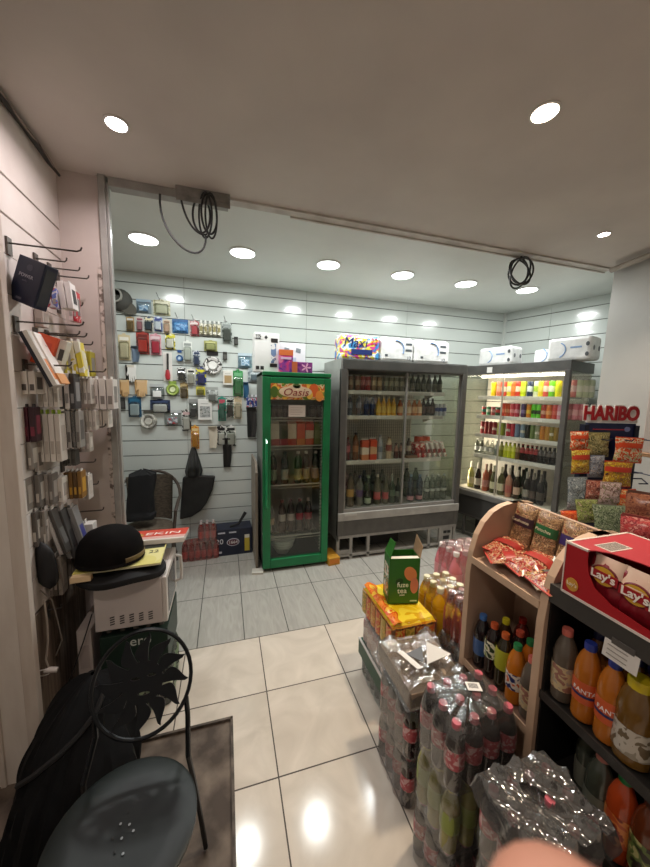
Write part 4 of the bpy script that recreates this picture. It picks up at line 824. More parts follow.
tb.tube(pts, .014, 8); tb.build('arm_frame', M('4a4038', .4, .3), q)
for sx in (-1, 1): MB().tube([(sx*.17, .16, .43), (sx*.20, .24, 0)], .013, 8).build('leg', M('40372f', .4, .3), q)
q = thing('black_coat', 'black coat bundled over the back of the woven armchair', 'coat', (cx-.06, cy+.02, .53))
def coat(u, v):
    a = u*2*PI; z = v*.43; rr = .108*(1+.10*nz((math.cos(a)*2, math.sin(a)*2, z*7)))*(1.15 if v < .12 else 1-.05*v); rr *= 1 if v < .92 else max(.05, 1-(v-.92)/.08*.9)
    ca, sa = math.cos(a), math.sin(a); k = (abs(ca)**4+abs(sa)**4)**-.25
    return (ca*k*rr+.03*v-.0, sa*k*rr*.55+.05*v, z+.02*nz((ca*3, sa*3, 5)) if v > .5 else z)
MB().grid(coat, 36, 22, wrapu=True).build('coat_body', DIRTY('070708', '0f0f11', 10, .85, bump=.3), q)
def bottle_pack(name, label, cat, loc, rz, nx, ny, proto, pitch, h, film=None, group=None, skip=(), scale=1, fh=None, cols=None):
    """shrink-wrapped block of bottles: one thing, its bottles are parts"""
    t = thing(name, label, cat, loc, rz, group)
    for j in range(ny):
        for i in range(nx):
            if (i, j) in skip: continue
            put_part(cols[(i+j) % len(cols)] if cols else proto, 'bottle', t, ((i-(nx-1)/2)*pitch, (j-(ny-1)/2)*pitch, 0), random.random()*6, scale)
    if film:
        W, D = nx*pitch/2+.002, ny*pitch/2+.002; fh = fh or h
        rings = [(0.001, 1), (.25, 1), (.5, .99), (.66, 1.0), (.80, .97), (.93, .90), (1.0, .78)]
        n = 48; b = MB(); vs = []
        for fz, k in rings:
            for i in range(n):
                a = 2*PI*i/n; c, s_ = math.cos(a), math.sin(a); kk = (abs(c)**6+abs(s_)**6)**(-1/6)
                per = .0035*math.cos(a*2*(nx+ny)); z = fz*fh
                wob = 1+.03*nz((c*3+loc[0]*7, s_*3+loc[1]*9, z*14))
                vs.append((c*kk*W*k*wob+per*c, s_*kk*D*k*wob+per*s_, z+.006*nz((c*4, s_*4, z*30+loc[2]))*(fz > .3)))
        fs = [(j*n+i, j*n+(i+1) % n, (j+1)*n+(i+1) % n, (j+1)*n+i) for j in range(len(rings)-1) for i in range(n)]
        b.add(vs, fs, 0, True)
        k = len(rings)-1; top = [vs[k*n+i] for i in range(n)]
        cxy = [(x*.5, y*.5, z+.004+.006*nz((x*40, y*40, 1))) for x, y, z in top]; vs2 = top+cxy+[(0, 0, fh+.003)]
        b.add(vs2, [(i, (i+1) % n, n+(i+1) % n, n+i) for i in range(n)]+[(n+i, n+(i+1) % n, 2*n) for i in range(n)], 0, True)
        o = b.build('film', film, t)
    return t
cokeS = bottle('4a1512', 'a5302a', 'b0383a', 'small', (.03, .10))
a = at(199, 545, 'y', 3.36)
t = bottle_pack('soda_pack', 'shrink-wrapped pack of small red soda bottles on the floor by the wall', 'drink pack', (a.x+.015, 3.38, 0.001), .03, 6, 2, bottle('8a2e28', 'b8453c', 'a8504a', 'small', (.03, .10)), .057, .19, FILM('f0c4bc', .12, 26, .06))
t2 = bottle_pack('soda_pack', 'upper pack of small red soda bottles, right half, on the other red pack', 'drink pack', (a.x+.08, 3.38, .192), .03, 3, 2, bottle('8a2e28', 'b8453c', 'c9bcb8', 'small', (.03, .10)), .057, .15, FILM('f0c8c2', .14, 26, .08))
x0 = at(216, 545, 'y', 3.36).x; x1 = at(252, 545, 'y', 3.36).x
q = thing('beer_carton', 'dark blue beer carton with 1664 label by the wall', 'carton', (x0, 3.36, 0), rz=.02); L = x1-x0; hh = .275
MB().box(0, L, 0, .2, 0, hh).build('carton_body', M('1c2136', .45), q, bevel=.003)
MB().prism(ell(L*.47, hh*.50, .062, .04), 'y', -.0015, 0).build('label_oval', M('d9d6e2', .45), q); MB().prism(ell(L*.47, hh*.50, .055, .033), 'y', -.003, -.0015).build('label_inner', M('5a2a3a', .45), q)
text('1664', .045, M('f0ece8', .45), q, (L*.47, -.0038, hh*.50)); text('20', .075, M('e4e4ea', .45), q, (.035, -.002, hh*.55)); 
MB().box(.015, .055, -.0015, 0, .03, .05).box(L*.36, L*.56, -.0015, 0, .235, .25).box(.02, .09, -.0015, 0, .235, .25).build('printed_mark', M('c9cbd6', .45), q)
MB().box(L*.79, L*.93, -.002, 0, .03, .17).build('glass_picture', M('c9b13a', .4), q); MB().box(L*.79, L*.93, -.0025, 0, .17, .205).build('foam_picture', M('e6e2d0', .4), q)
q = thing('black_stick', 'short black stick lying on the dark blue beer carton', 'stick', (x0+L*.55, 3.40, hh+.001), rot=(0, 0, 0))
MB().tube([(-.06, 0, .016), (.03, .02, .03), (.10, .04, .14)], [.012, .013, .018], 8).build('stick_body', M('19191a', .5), q)
#@@PART4
# =================================================================== LEFT NOOK: HOOKS AND HANGING ACCESSORIES
HK = M('5d5752', .35, .8)
hooks = [(82, 252, 1.655, 'topmost and nearest'), (67, 262, 1.85, 'second from the top, short'), (80, 271, 1.97, 'third from the top'), (89, 279, 2.05, 'fourth from the top, right-hand'), (83, 306, 2.04, 'lone one below the white card'),
         (84, 326, 1.66, 'above the orange box'), (80, 335, 1.80, 'short one above the yellow packs'), (87, 337, 1.90, 'above the tall yellow packs'), (93, 345, 2.02, 'right-hand one above the yellow packs'), (72, 366, 1.70, 'between the two upper rows of boxes'),
         (106, 372, 1.96, 'holding the white packs by the metal frame'), (106, 427, 1.95, 'under the lower white packs by the frame'), (96, 462, 1.96, 'short one right of the grey packs'), (99, 484, 2.0, 'below the brown packs'), (104, 510, 2.05, 'lowest one left of the metal frame'), (62, 608, 1.72, 'single low one near the brown boards')]
for px, py, Y, lb in hooks:
    tip = at(px, py, 'y', Y); q = thing('display_hook', f'metal display hook on the side wall, {lb}', 'hook', (XL, Y, tip.z), group='metal hooks on the side wall')
    Lh = tip.x-XL; MB().tube([(.001, 0, 0), (Lh*.93, 0, 0), (Lh*.98, 0, .006), (Lh, 0, .018)], .0035, 6).build('prong', HK, q); MB().box(0.001, .008, -.015, .015, -.045, .02).build('hook_plate', HK, q)
def hstack(box, Y, n, dy, cols, name, label, cat='hanging pack', win=None, tab='cfcac4', gap=.12, shear=0):
    x0, y0, x1, y1 = box; ym = (y0+y1)/2
    a = at(x0, ym, 'y', Y); b = at(x1, ym, 'y', Y); z1 = at((x0+x1)/2, y0, 'y', Y).z; z0 = at((x0+x1)/2, y1, 'y', Y).z
    q = thing(name, label, cat, (a.x, Y, z0)); L = b.x-a.x; h = z1-z0
    for i in range(n):
        u0 = L*i/n; u1 = L*(i+1-gap)/n; c = cols[i % len(cols)]; m = c if not isinstance(c, str) else M(c, .4)
        o = MB().hexa([(u0+shear, 0, 0), (u1+shear, 0, 0), (u1+shear, dy, 0), (u0+shear, dy, 0)], [(u0, 0, h*.92), (u1, 0, h*.92), (u1, dy, h*.92), (u0, dy, h*.92)]).build('pack', m, q, bevel=.002)
        MB().box((u0+u1)/2-.002, (u0+u1)/2+.002, dy*.3, dy*.7, h*.92, h).build('hang_tab', M(tab, .4), o)
        MB().box(u0+(u1-u0)*.2, u1-(u1-u0)*.2, -.0012, 0, h*.15, h*.4).build('printed_mark', M(win or 'a8a098', .5), o) if not shear else None
        if i == n-1: MB().hexa([(u1-.001+shear*.8, dy*.2, h*.2), (u1+.001+shear*.8, dy*.2, h*.2), (u1+.001+shear*.8, dy*.8, h*.2), (u1-.001+shear*.8, dy*.8, h*.2)], [(u1-.001+shear*.2, dy*.2, h*.7), (u1+.001+shear*.2, dy*.2, h*.7), (u1+.001+shear*.2, dy*.8, h*.7), (u1-.001+shear*.2, dy*.8, h*.7)]).build('front_window', M(win or '8f8a86', .4), o)
    return q
def oriented(name, label, cat, bl, br, tl, depth, mats, bevel=.003):
    ex = (br-bl); L = ex.length; ex.normalize(); ez = tl-bl; ez -= ex*ez.dot(ex); h = ez.length; ez.normalize(); ey = ez.cross(ex)
    q = thing(name, label, cat); q.matrix_world = Matrix(((ex.x, ey.x, ez.x, bl.x), (ex.y, ey.y, ez.y, bl.y), (ex.z, ey.z, ez.z, bl.z), (0, 0, 0, 1)))
    MB().box(0, L, 0, depth, 0, h).build('carton', mats, q, bevel=bevel); return q, L, h
q, L, h_ = oriented('speaker_box', 'dark navy product box hanging tilted at top of the side wall', 'box', at(7, 297, 'y', 1.665), at(33, 308, 'y', 1.615), at(18, 253, 'y', 1.65), .055, M('1b2038', .4))
text('POWER', .019, M('b4b4c0', .4), q, (L*.45, -.001, h_*.60)); text('audio', .011, M('6a6a78', .4), q, (L*.45, -.001, h_*.50)); MB().prism(ell(L*.5, h_*.8, .014, .012), 'y', -.001, 0).build('logo_mark', M('3a3c4e', .4), q)
MB().box(L, L+.001, .008, .047, h_*.08, h_*.9).build('side_window', M('4a4c52', .25), q); MB().box(L*.3, L*.5, -.001, 0, .012, .02).build('text_line', M('5a5a68', .4), q)
hstack((46, 286, 57, 307), 1.84, 2, .05, [P2('d9d4d8', 'c0525a', '6a78b4'), P2('d4d0d8', '6a7ac0', 'c25a5a')], 'clear_pack', 'clear pack with red and blue print behind the navy box')
q = hstack((57, 279, 71, 308), 1.86, 2, .06, ['e2dbd6', 'e6e0dc'], 'card_pack', 'white card pack with black script right of the navy box', win='2a2628', shear=.01)
hstack((68, 288, 77, 321), 1.98, 2, .05, ['d9c4c2', P2('c0303a', 'd84a52', 'e6d4d0')], 'card_pack', 'pinkish pack with red tag behind the white script card')
def slant(name, label, px, py, Y, w, d, h, ang, mats, front=None):
    p = at(px, py, 'y', Y); q = thing(name, label, 'box', p, rot=(0, ang, 0))
    MB().box(0, w, 0, d, -h, 0).build('carton', mats, q, bevel=.002)
    if front: MB().box(w*front[0], w*front[1], -.001, 0, -h, 0).build('side_stripe', M(front[2], .4), q)
    return q
q = slant('phone_case_box', 'slanting black and white phone case box hanging on the side wall', 18, 332, 1.65, .030, .075, .235, -.40, M('e2dcd4', .45), (0, .45, '22212a'))
MB().box(.0301, .0306, .01, .06, -.21, -.12).build('orange_label', M('d88a54', .45), q)
q = slant('phone_case_box', 'slim white phone case box with orange end, beside the black one', 27, 333, 1.68, .022, .075, .225, -.40, M('e6e0d8', .45)); MB().box(-.001, .023, -.001, .076, -.226, -.18).build('orange_end', M('d9985f', .45), q)
q = slant('orange_box', 'orange accessory box leaning under the upper hooks', 38, 332, 1.74, .075, .05, .13, .30, M('d9542c', .45)); MB().box(.01, .06, -.001, 0, -.10, -.03).build('printed_panel', M('c8482a', .45), q)
q = slant('white_box', 'white accessory box leaning right of the orange box', 49, 336, 1.76, .07, .05, .14, .28, M('ddd6c8', .45)); MB().box(.05, .068, -.001, 0, -.09, -.04).build('black_print', M('3a3630', .45), q)
hstack((60, 342, 67, 374), 1.80, 2, .06, ['b9ac3a', 'c4b840'], 'yellow_pack', 'yellow pack nearest the white accessory box')
q = hstack((67, 338, 80, 376), 1.84, 2, .06, [P2('d8c43a', 'e8e0c4', 'c9b42c', s=18), P2('dcc840', 'e8e4d4', s=18)], 'yellow_pack', 'tall yellow and white pack in the middle of the yellow ones', win='d8cfae', shear=.02)
hstack((80, 349, 91, 376), 2.0, 3, .07, ['bcae36', 'c8bc48', 'b4a630'], 'yellow_pack', 'yellow packs furthest right on their hook')
hstack((12, 369, 36, 394), 1.67, 3, .07, ['d9d0c6', 'e0d8ce', 'd4cbc1'], 'charger_pack', 'white charger packs at the left end of the third row', win='5a5450')
hstack((37, 372, 58, 407), 1.74, 4, .06, ['cfc8bf', 'e0d9d0', 'c4bdb4', 'ddd6cc'], 'cable_pack', 'pale cable packs left of the black framed one', win='b8b0a6')
hstack((58, 370, 75, 409), 1.78, 3, .07, ['4a4848', 'd8d2cc', '3c3a3b'], 'phone_case_pack', 'black framed clear phone case packs in the middle row', win='8f8d8c', tab='e6e2dc')
hstack((75, 376, 91, 404), 1.88, 4, .06, ['d4ccc4', 'c4bcb4', 'dcd4cc', 'cfc7be'], 'cable_pack', 'white cable packs right of the black framed case', win='a09890')
hstack((91, 376, 114, 409), 1.94, 3, .08, ['ddd5ce', 'e4ddd7', 'd8d0c9'], 'earphone_pack', 'white earphone packs with grey windows beside the metal frame', win='8a827c')
# dark red vape-like bottles
q = hstack((14, 404, 36, 442), 1.67, 3, .05, ['3a1420', '4c1626', '32121c'], 'flask_pack', 'dark red bottles hanging at the left end of the fourth row', win='7a2a3c', tab='2a2628')
hstack((37, 410, 61, 462), 1.73, 4, .06, ['ddd6cc', 'cdc5bb', 'e2dbd2', 'd4ccc2'], 'long_card_pack', 'long white card packs with lime green tops', win='b9afa4', tab='a4c43a')
hstack((62, 408, 80, 448), 1.80, 4, .06, [G('d0d0cc', .3, .1), 'b4b0aa', G('c8c8c4', .3, .1), '9a9690'], 'clear_pack', 'clear cable packs between the white cards', win='6a6662')
hstack((81, 409, 96, 430), 1.90, 4, .06, ['d4ccc2', 'c9c1b7', 'dad2c8', 'cdc5bb'], 'card_pack', 'white card packs under the cable packs by the frame', win='b0a89e')
hstack((96, 409, 109, 428), 1.96, 2, .07, ['ddd5cc', 'd4ccc3'], 'card_pack', 'crumpled white pack right of the lower card packs', win='c4bcb2')
hstack((25, 445, 38, 472), 1.70, 3, .05, ['a8a098', '8f8780', 'b4aca4'], 'cable_pack', 'grey cable packs under the dark red bottles', win='6f6862')
hstack((62, 449, 76, 466), 1.82, 3, .05, ['5c5852', '7a766e', '4c4944'], 'clear_pack', 'small dark clear packs above the brown ones', win='3a3733')
hstack((24, 473, 40, 508), 1.69, 3, .06, ['5a5550', '8a837c', '6c6660'], 'adapter_pack', 'grey adapter packs at the left end of the fifth row', win='c0b8ae')
hstack((40, 472, 53, 505), 1.73, 3, .06, ['7c756e', '948c84', '6f6862'], 'adapter_pack', 'grey-brown adapter packs left of the white fifth row box', win='a8a098')
hstack((53, 476, 64, 502), 1.78, 1, .06, ['e2dbd2'], 'charger_pack', 'white charger box in the fifth row', win='b4aca4')
hstack((64, 470, 82, 499), 1.84, 4, .06, ['6f5028', '7d5a2c', '5f4422', '8a6430'], 'brown_pack', 'brown packs with yellow label in the fifth row', win='c99a3a')
hstack((82, 474, 89, 500), 1.92, 2, .06, ['ddd5cc', 'd0c8bf'], 'card_pack', 'torn white cards behind the brown packs', win='c4bcb2')
for i, (b, cs, lb) in enumerate((((44, 507, 53, 556), ['c4c0bc', '4c4844'], 'silver blister pack nearest the black pouch'), ((53, 507, 63, 560), ['b4b2b0', '4a4846'], 'silver and black blister pack in the middle'), ((62, 505, 74, 552), ['a8a6a6', '8a8886'], 'silver blister pack with blue label'))):
    hstack(b, 1.72+.05*i, 2, .06, cs, 'blister_pack', lb+' of the sixth row', win=('6a6866', '2c2a2a', '3a3f8a')[i], shear=.05)
hstack((66, 528, 76, 556), 1.84, 1, .05, ['34367a'], 'blister_pack', 'blue blister pack left of the dotted white box', win='5054a0', shear=.02)
q = hstack((75, 521, 96, 566), 1.90, 1, .06, ['ddd8d2'], 'dotted_box', 'white box with dark dots behind the black hat', win='4a4640')
for k in range(9): MB().prism(ell(.02+.045*(k % 3)+.01*(k//3), .05+.055*(k//3), .006, .006, 8), 'y', -.0015, 0).build('printed_dot', M('4c4844', .5), q)
a = at(41, 565, 'y', 1.66)
q = thing('black_pouch', 'black rounded pouch hanging low from the side wall hooks', 'pouch', (a.x, 1.68, at(41, 592, 'y', 1.66).z))
hh = at(41, 543, 'y', 1.66).z-at(41, 592, 'y', 1.66).z
MB().grid(lambda u, v: ((.048+.004*math.sin(v*3))*math.cos(u*2*PI)*(max(.02, 1-abs(2*v-1)**5))-.03*v+.02, .022*math.sin(u*2*PI)*(max(.02, 1-abs(2*v-1)**5)), v*hh), 20, 12, wrapu=True).build('pouch_body', M('131316', .5), q, rot=(0, 0, -.3))
MB().grid(lambda u, v: ((u-.5)*(.07+.03*v)-.03, .01*math.sin(u*7)+.01, hh*.97+v*.07), 8, 6).build('grey_flap', M('8f8983', .6), q)
hstack((22, 440, 32, 470), 1.66, 2, .06, ['a39a91', '8a827a'], 'cable_pack', 'crumpled grey pack nearest the pilaster under the dark red bottles', win='c4bcb2')
hstack((20, 476, 27, 512), 1.64, 2, .06, ['6a625b', '8f867d'], 'adapter_pack', 'dark adapter pack nearest the pilaster in the fifth row', win='b4aaa0')
hstack((26, 510, 37, 548), 1.66, 2, .06, ['8d857c', '5c554f'], 'clear_pack', 'grey clear pack hanging just above the black pouch', win='c9c2b8')
hstack((36, 508, 46, 552), 1.69, 3, .06, ['b4aca4', '6d675f', '8f877e'], 'cable_pack', 'grey cable packs between the black pouch and silver blister packs', win='d4ccc4')
hstack((48, 555, 62, 596), 1.72, 3, .06, ['8a8078', '6b625a', 'a0968c'], 'clear_pack', 'dim clear packs hanging below the silver blister packs', win='b9b0a6')
hstack((63, 556, 72, 590), 1.80, 2, .06, ['4c4640', '6f665e'], 'clear_pack', 'dark clear packs low beside the yellow magazine', win='a49a90')
hstack((76, 431, 90, 452), 1.88, 3, .05, [G('d4d0cc', .3, .1), 'c4bcb4', 'b4aca2'], 'clear_pack', 'clear torn packs hanging under the lower white cards', win='d0c8c0')
hstack((36, 343, 47, 368), 1.72, 2, .06, ['cfc6bc', 'bdb4aa'], 'card_pack', 'pale card packs behind the slanting phone case boxes', win='9a9086')
hstack((24, 305, 44, 326), 1.80, 2, .05, ['c9beb4', 'bfb4aa'], 'card_pack', 'pale card packs hanging under the dark navy box', win='a89e94')
# white plug on its cable, and loose cables
a = at(50, 671, 'y', 1.62)
q = thing('charger_plug', 'white cable plug dangling low on its cord by the pilaster', 'plug', a)
MB().tube([(-.02, 0, .004), (.0, 0, .006), (.028, 0, .0)], [.008, .012, .011], 10).build('plug_body', M('d4cdc6', .4), q); MB().tube([(.005+.028*math.cos(x)-.03, -.004, .0+.014*math.sin(x)) for x in [i*.45 for i in range(14)]], .003, 6, closed=True).build('cable_loop', M('cfc8c0', .4), q)
pts = [at(*c, 'y', 1.64) for c in ((44, 600), (47, 620), (48, 640), (46, 660), (49, 668))]
q = thing('white_cable', 'beige cable hanging above the white plug', 'cable', pts[0]); MB().tube([p-pts[0] for p in pts], .004, 6).build('cord', M('a89c90', .5), q)
for nm, lb, cs, Y, c in (('black_cable', 'thin black cable slanting down behind the white appliance', ((92, 614), (84, 640), (74, 668), (66, 690)), 1.715, '1a1817'), ('grey_cable', 'thin grey cable looping low on the side wall', ((40, 590), (52, 600), (58, 622), (62, 640), (56, 655)), 1.66, '6f665e')):
    pts = [at(*k, 'y', Y) for k in cs]; q = thing(nm, lb, 'cable', pts[0]); MB().tube([p-pts[0] for p in pts], .003, 6).build('cord', M(c, .5), q)
# cable bundle in the ceiling corner
q = thing('ceiling_cable', 'dark cable bundle running along the upper left ceiling corner', 'cable', (XL+.012, 1.60, ZC-.015))
MB().tube([(0.0, -.04, 0), (.006, .08, -.008), (-.002, .2, 0), (.010, .3, -.018), (.006, .40, -.024), (.025, .46, -.045)], [.011, .013, .010, .012, .009, .006], 6).build('cord', M('2c2724', .6), q); MB().tube([(0.016, 0, -.004), (.012, .2, -.012), (.018, .36, -.016), (.02, .42, -.03)], .004, 6).build('thin_cord', M('8d8078', .6), q)

# =================================================================== WHITE APPLIANCE WITH HAT
mx0, mx1, my0, my1, mz0, mz1 = -.615, -.295, 1.72, 2.06, .49, .732
q = thing('microwave', 'white microwave oven seen from its vented side on stacked drink packs', 'microwave', (mx0, my0, mz0)); L = mx1-mx0; D = my1-my0; hh = mz1-mz0
b = q_ = MB().box(0, L-.022, 0, D, 0, hh).build('casing', M('c9bfbb', .4), q, bevel=.006)
vt = MB()
for i in range(5):
    for k in range(4): vt.hexa([(.065+i*.042, -.001, .026+k*.012), (.085+i*.042, -.001, .030+k*.012), (.085+i*.042, .002, .030+k*.012), (.065+i*.042, .002, .026+k*.012)], [(.065+i*.042, -.001, .032+k*.012), (.085+i*.042, -.001, .036+k*.012), (.085+i*.042, .002, .036+k*.012), (.065+i*.042, .002, .032+k*.012)])
vt.build('vent_slots', M('3a3634', .6), q_)
d = MB().box(L-.022, L, 0, D, 0, hh).build('door', M('d4ccc6', .35), q, bevel=.005); MB().box(L, L+.002, .04, D-.08, .03, hh-.03).build('door_window', M('3a3a3c', .15), d)
MB().tube([(L, D-.05, .055), (L+.03, D-.05, .065), (L+.034, D-.05, .13), (L+.03, D-.05, .205), (L, D-.05, .215)], .009, 8).build('door_handle', M('cfcac5', .3), d)
t = bottle_pack('water_pack', 'shrink pack of green bottles on the floor under the white microwave', 'drink pack', (-.455, 1.90, 0.001), 0, 5, 5, bottle(clr('4a7a4e'), 'b9c0a8', '9a3a3a', 'pet'), .066, .235, FILM('cfe0cf', .12, 20, .06))
t = thing('bottle_carton', 'dark green carton of grey-topped bottles directly under the white microwave', 'carton', (-.455, 1.90, .236))
MB().box(-.15, .155, -.165, .165, 0, .21).build('carton_body', M('20332a', .45), t, bevel=.003); text('ero', .07, M('cfd4cc', .5), t, (.03, -.1665, .165)); 
for i in range(5):
    for j in range(2): put_part(bottle('6d6a64', None, '8a867e', 'small'), 'bottle', t, (-.12+.06*i, -.12+.06*j, .066), 0, 1.0)
MB().box(-.15, .15, -.03, .15, .21, .250).build('inner_divider', M('5a564e', .7), t)
q = thing('pale_box', 'pale grey cardboard panel left of the dark green carton', 'box', (-.70, 1.74, 0)); MB().box(0, .06, 0, .25, 0, .50).build('carton', DIRTY('b4a8a4', 'c9bfba', 5, .6), q, bevel=.003); MB().box(.01, .05, -.001, 0, .3, .42).build('printed_panel', M('a89c98', .6), q)
# cloth, magazine, hat
zt = mz1+.001
q = thing('black_cloth', 'black folded cloth between the microwave and the yellow magazine', 'cloth', (-.50, 1.78, zt))
MB().grid(lambda u, v: tuple([(.20*math.cos(u*2*PI)*(max(0.02, 1-abs(2*v-1)**6)))*(1+.06*nz((math.cos(u*6.28)*2, math.sin(u*6.28)*2, 1))), (.12*math.sin(u*2*PI)*(max(.02, 1-abs(2*v-1)**6)))-.02, .001+.056*v+.007*math.sin(u*25)*(1 if 0 < v < 1 else 0)]), 32, 8, wrapu=True).build('cloth_body', DIRTY('0c0c0d', '17171a', 14, .85), q)
q = thing('magazine', 'yellow magazine under the black hat on the microwave', 'magazine', (-.48, 1.70, zt+.072), rot=(-.05, .0, .05))
MB().box(-.20, .165, 0, .30, 0, .008).build('pages', M('e0d8b0', .6), q); MB().box(-.20, .165, -.001, .30, .008, .0105).build('cover', PR(['ddd380', 'e4db98', 'd0c66a'], 5, .3), q)
MB().box(.05, .16, .2, .28, .0106, .0112).build('dark_print', M('22261f', .4), q); text('22', .05, M('3a3a20', .4), q, (.115, .15, .0112), rot=(0, 0, 0)); MB().box(-.20, -.12, -.03, .0, -.02, .004).build('price_sticker', M('d9bd94', .6), q)
q = thing('black_hat', 'black rounded felt hat resting on the yellow magazine', 'hat', (-.555, 1.80, zt+.087), rot=(-.06, .02, 0))
FELT = DIRTY('080606', '110d0c', 20, .9)
MB().lathe([(.142, .005), (.146, .02), (.142, .065), (.128, .105), (.098, .142), (.055, .16), (0.0001, .165)], 30, sy=.95).build('crown', FELT, q)
MB().lathe([(.142, .006), (.148, .0), (.150, .006), (.147, .014), (.142, .02)], 30, sy=.95).build('brim', FELT, q); MB().lathe([(.1475, .014), (.1495, .018), (.1485, .034), (.146, .036)], 30, sy=.95, a0=-.9, a1=.3).build('tan_band', M('6d5a3a', .7), q)
q = thing('food_box', 'flat red and white food box lying behind the black hat', 'box', (-.435, 1.95, zt+.072), rot=(-.14, 0, -.02))
MB().box(-.17, .20, 0, .22, 0, .028).build('carton', M('ddd4cb', .45), q, bevel=.002); MB().box(-.17, .20, .07, .22, .028, .0288).build('red_panel', M('c8402c', .4), q); MB().box(-.17, .20, 0.02, .07, .028, .0288).build('pink_panel', M('d8a49a', .4), q)
text('EKIN', .075, M('f0e6dc', .45), q, (.07, .125, .0292), rot=(0, 0, 0), sx=1.2); MB().prism(ell(-.09, .10, .06, .06), 'z', .028, .0300).build('food_picture', PR(['b9793a', 'd9a85a', '8a4a24', 'e0c08a'], 30), q)
MB().box(-.172, .202, -.0015, .0, .004, .026).build('front_strip', M('e6e0d8', .45), q)

# =================================================================== BISTRO CHAIR
IR = M('14161a', .35, .5); SEATM = DIRTY('0e1314', '1a2120', 7, .42); SEATM.node_tree.nodes['Principled BSDF'].inputs['Specular IOR Level'].default_value = .35
q = thing('bistro_chair', 'black metal bistro chair with a sun-shaped backrest', 'chair', (-.285, .90, -.012))
hz = .012
MB().lathe([(.182, .445), (.190, .45), (.190, .458), (.182, .462), (.12, .455), (0.0001, .452)], 40).build('seat', SEATM, q)
for i, (x, y) in enumerate(((0, .045), (-.012, .02), (.012, .012), (-.024, -.008), (0, -.015), (.026, -.006), (-.01, -.04), (.012, -.05))): MB().lathe([(.0035, .4555), (0.0001, .4562)], 8, (x, y, .001)).build('seat_hole', M('8a8f94' if i % 3 else '0c0c0c', .5), q)
bc = Vector((.008, .235, .680+hz)); lean = math.radians(66)
ring = MB(); up_ = Vector((0, math.cos(lean), math.sin(lean)))
ring.tube([bc+Vector((1, 0, 0))*.150*math.cos(a)+up_*.157*math.sin(a) for a in [i*2*PI/40 for i in range(40)]], .0065, 8, closed=True)
ring.build('backrest_ring', IR, q)
out = []; NR = 12
disc = .062
for k in range(NR):
    a0 = 2*PI*k/NR+PI/2; w_ = 2*PI/NR
    def pp(r, a): return (r*math.cos(a), r*math.sin(a)*1.03)
    pts = []
    for s in range(9):
        f_ = s/8; r = disc+(.142-disc)*f_; hw = ((.0125+.0130*math.sin(min(1, f_*1.15)*PI)**1.2)*(1-f_)**.42)/r; ctr = a0+.10*math.sin(f_*PI*1.6)
        pts.append((r, ctr, hw))
    out += [pp(r, c-h2) for r, c, h2 in pts]+[pp(r, c+h2) for r, c, h2 in pts[::-1]]
eye = lambda x, y, rx, ry: ell(x, y, rx, ry, 14)[::-1]
flat([out, eye(-.024, .014, .014, .005), eye(.026, .018, .014, .005), eye(.004, -.032, .018, .005)], 'backrest_sun', IR, q, bc, rot=(lean, 0, 0), extrude=.002)
for s in (-1, 1):
    MB().tube([bc+Vector((s*.135, 0, 0))+up_*-.07, bc+Vector((s*.138, -.02, -.14)), Vector((s*.150, .16, .455)), Vector((s*.165, .19, .30)), Vector((s*.195, .20, .013))], .0085, 8).build('leg', IR, q)
    MB().tube([(s*.12, -.12, .445), (s*.15, -.16, .2), (s*.165, -.19, .013)], .0085, 8).build('leg', IR, q)
MB().tube([(.15*math.cos(a), .15*math.sin(a), .44) for a in [i*2*PI/30 for i in range(30)]], .006, 6, closed=True).build('seat_ring', IR, q)

# black bag heap on the floor
CLOTHB = DIRTY('050506', '0c0c0e', 8, .8, bump=.5); CLOTHB.node_tree.nodes['Principled BSDF'].inputs['Specular IOR Level'].default_value = .2
FELT.node_tree.nodes['Principled BSDF'].inputs['Specular IOR Level'].default_value = .15
q = thing('black_bag', 'large slumped black fabric bag on the floor behind bistro chair', 'bag', (-.575, 1.33, -.010))
def heap(u, v):
    a = u*2*PI; t_ = v; cx = -.03+.07*t_; cy = -.02+.15*t_; prof_ = (1-t_**1.7)**.62 if t_ < 1 else 0
    n1 = nz((math.cos(a)*1.6+3, math.sin(a)*1.6, t_*2.2)); n2 = abs(nz((math.cos(a)*5, math.sin(a)*5, t_*1.6+7)))
    rx = (.215*prof_+.01)*(1+.30*n1+.34*n2); ry = (.20*prof_+.01)*(1+.26*n1+.34*n2)
    return (cx+rx*math.cos(a), cy+ry*math.sin(a), t_*.50+.012*n1*(0 < t_ < 1))
MB().grid(heap, 64, 32, wrapu=True).build('bag_body', CLOTHB, q)
st = [Vector(heap(.62+.05*i, .55+.07*i)) *1.03 for i in range(6)]; MB().tube(st, .010, 6).build('strap', M('0d0d10', .5), q)

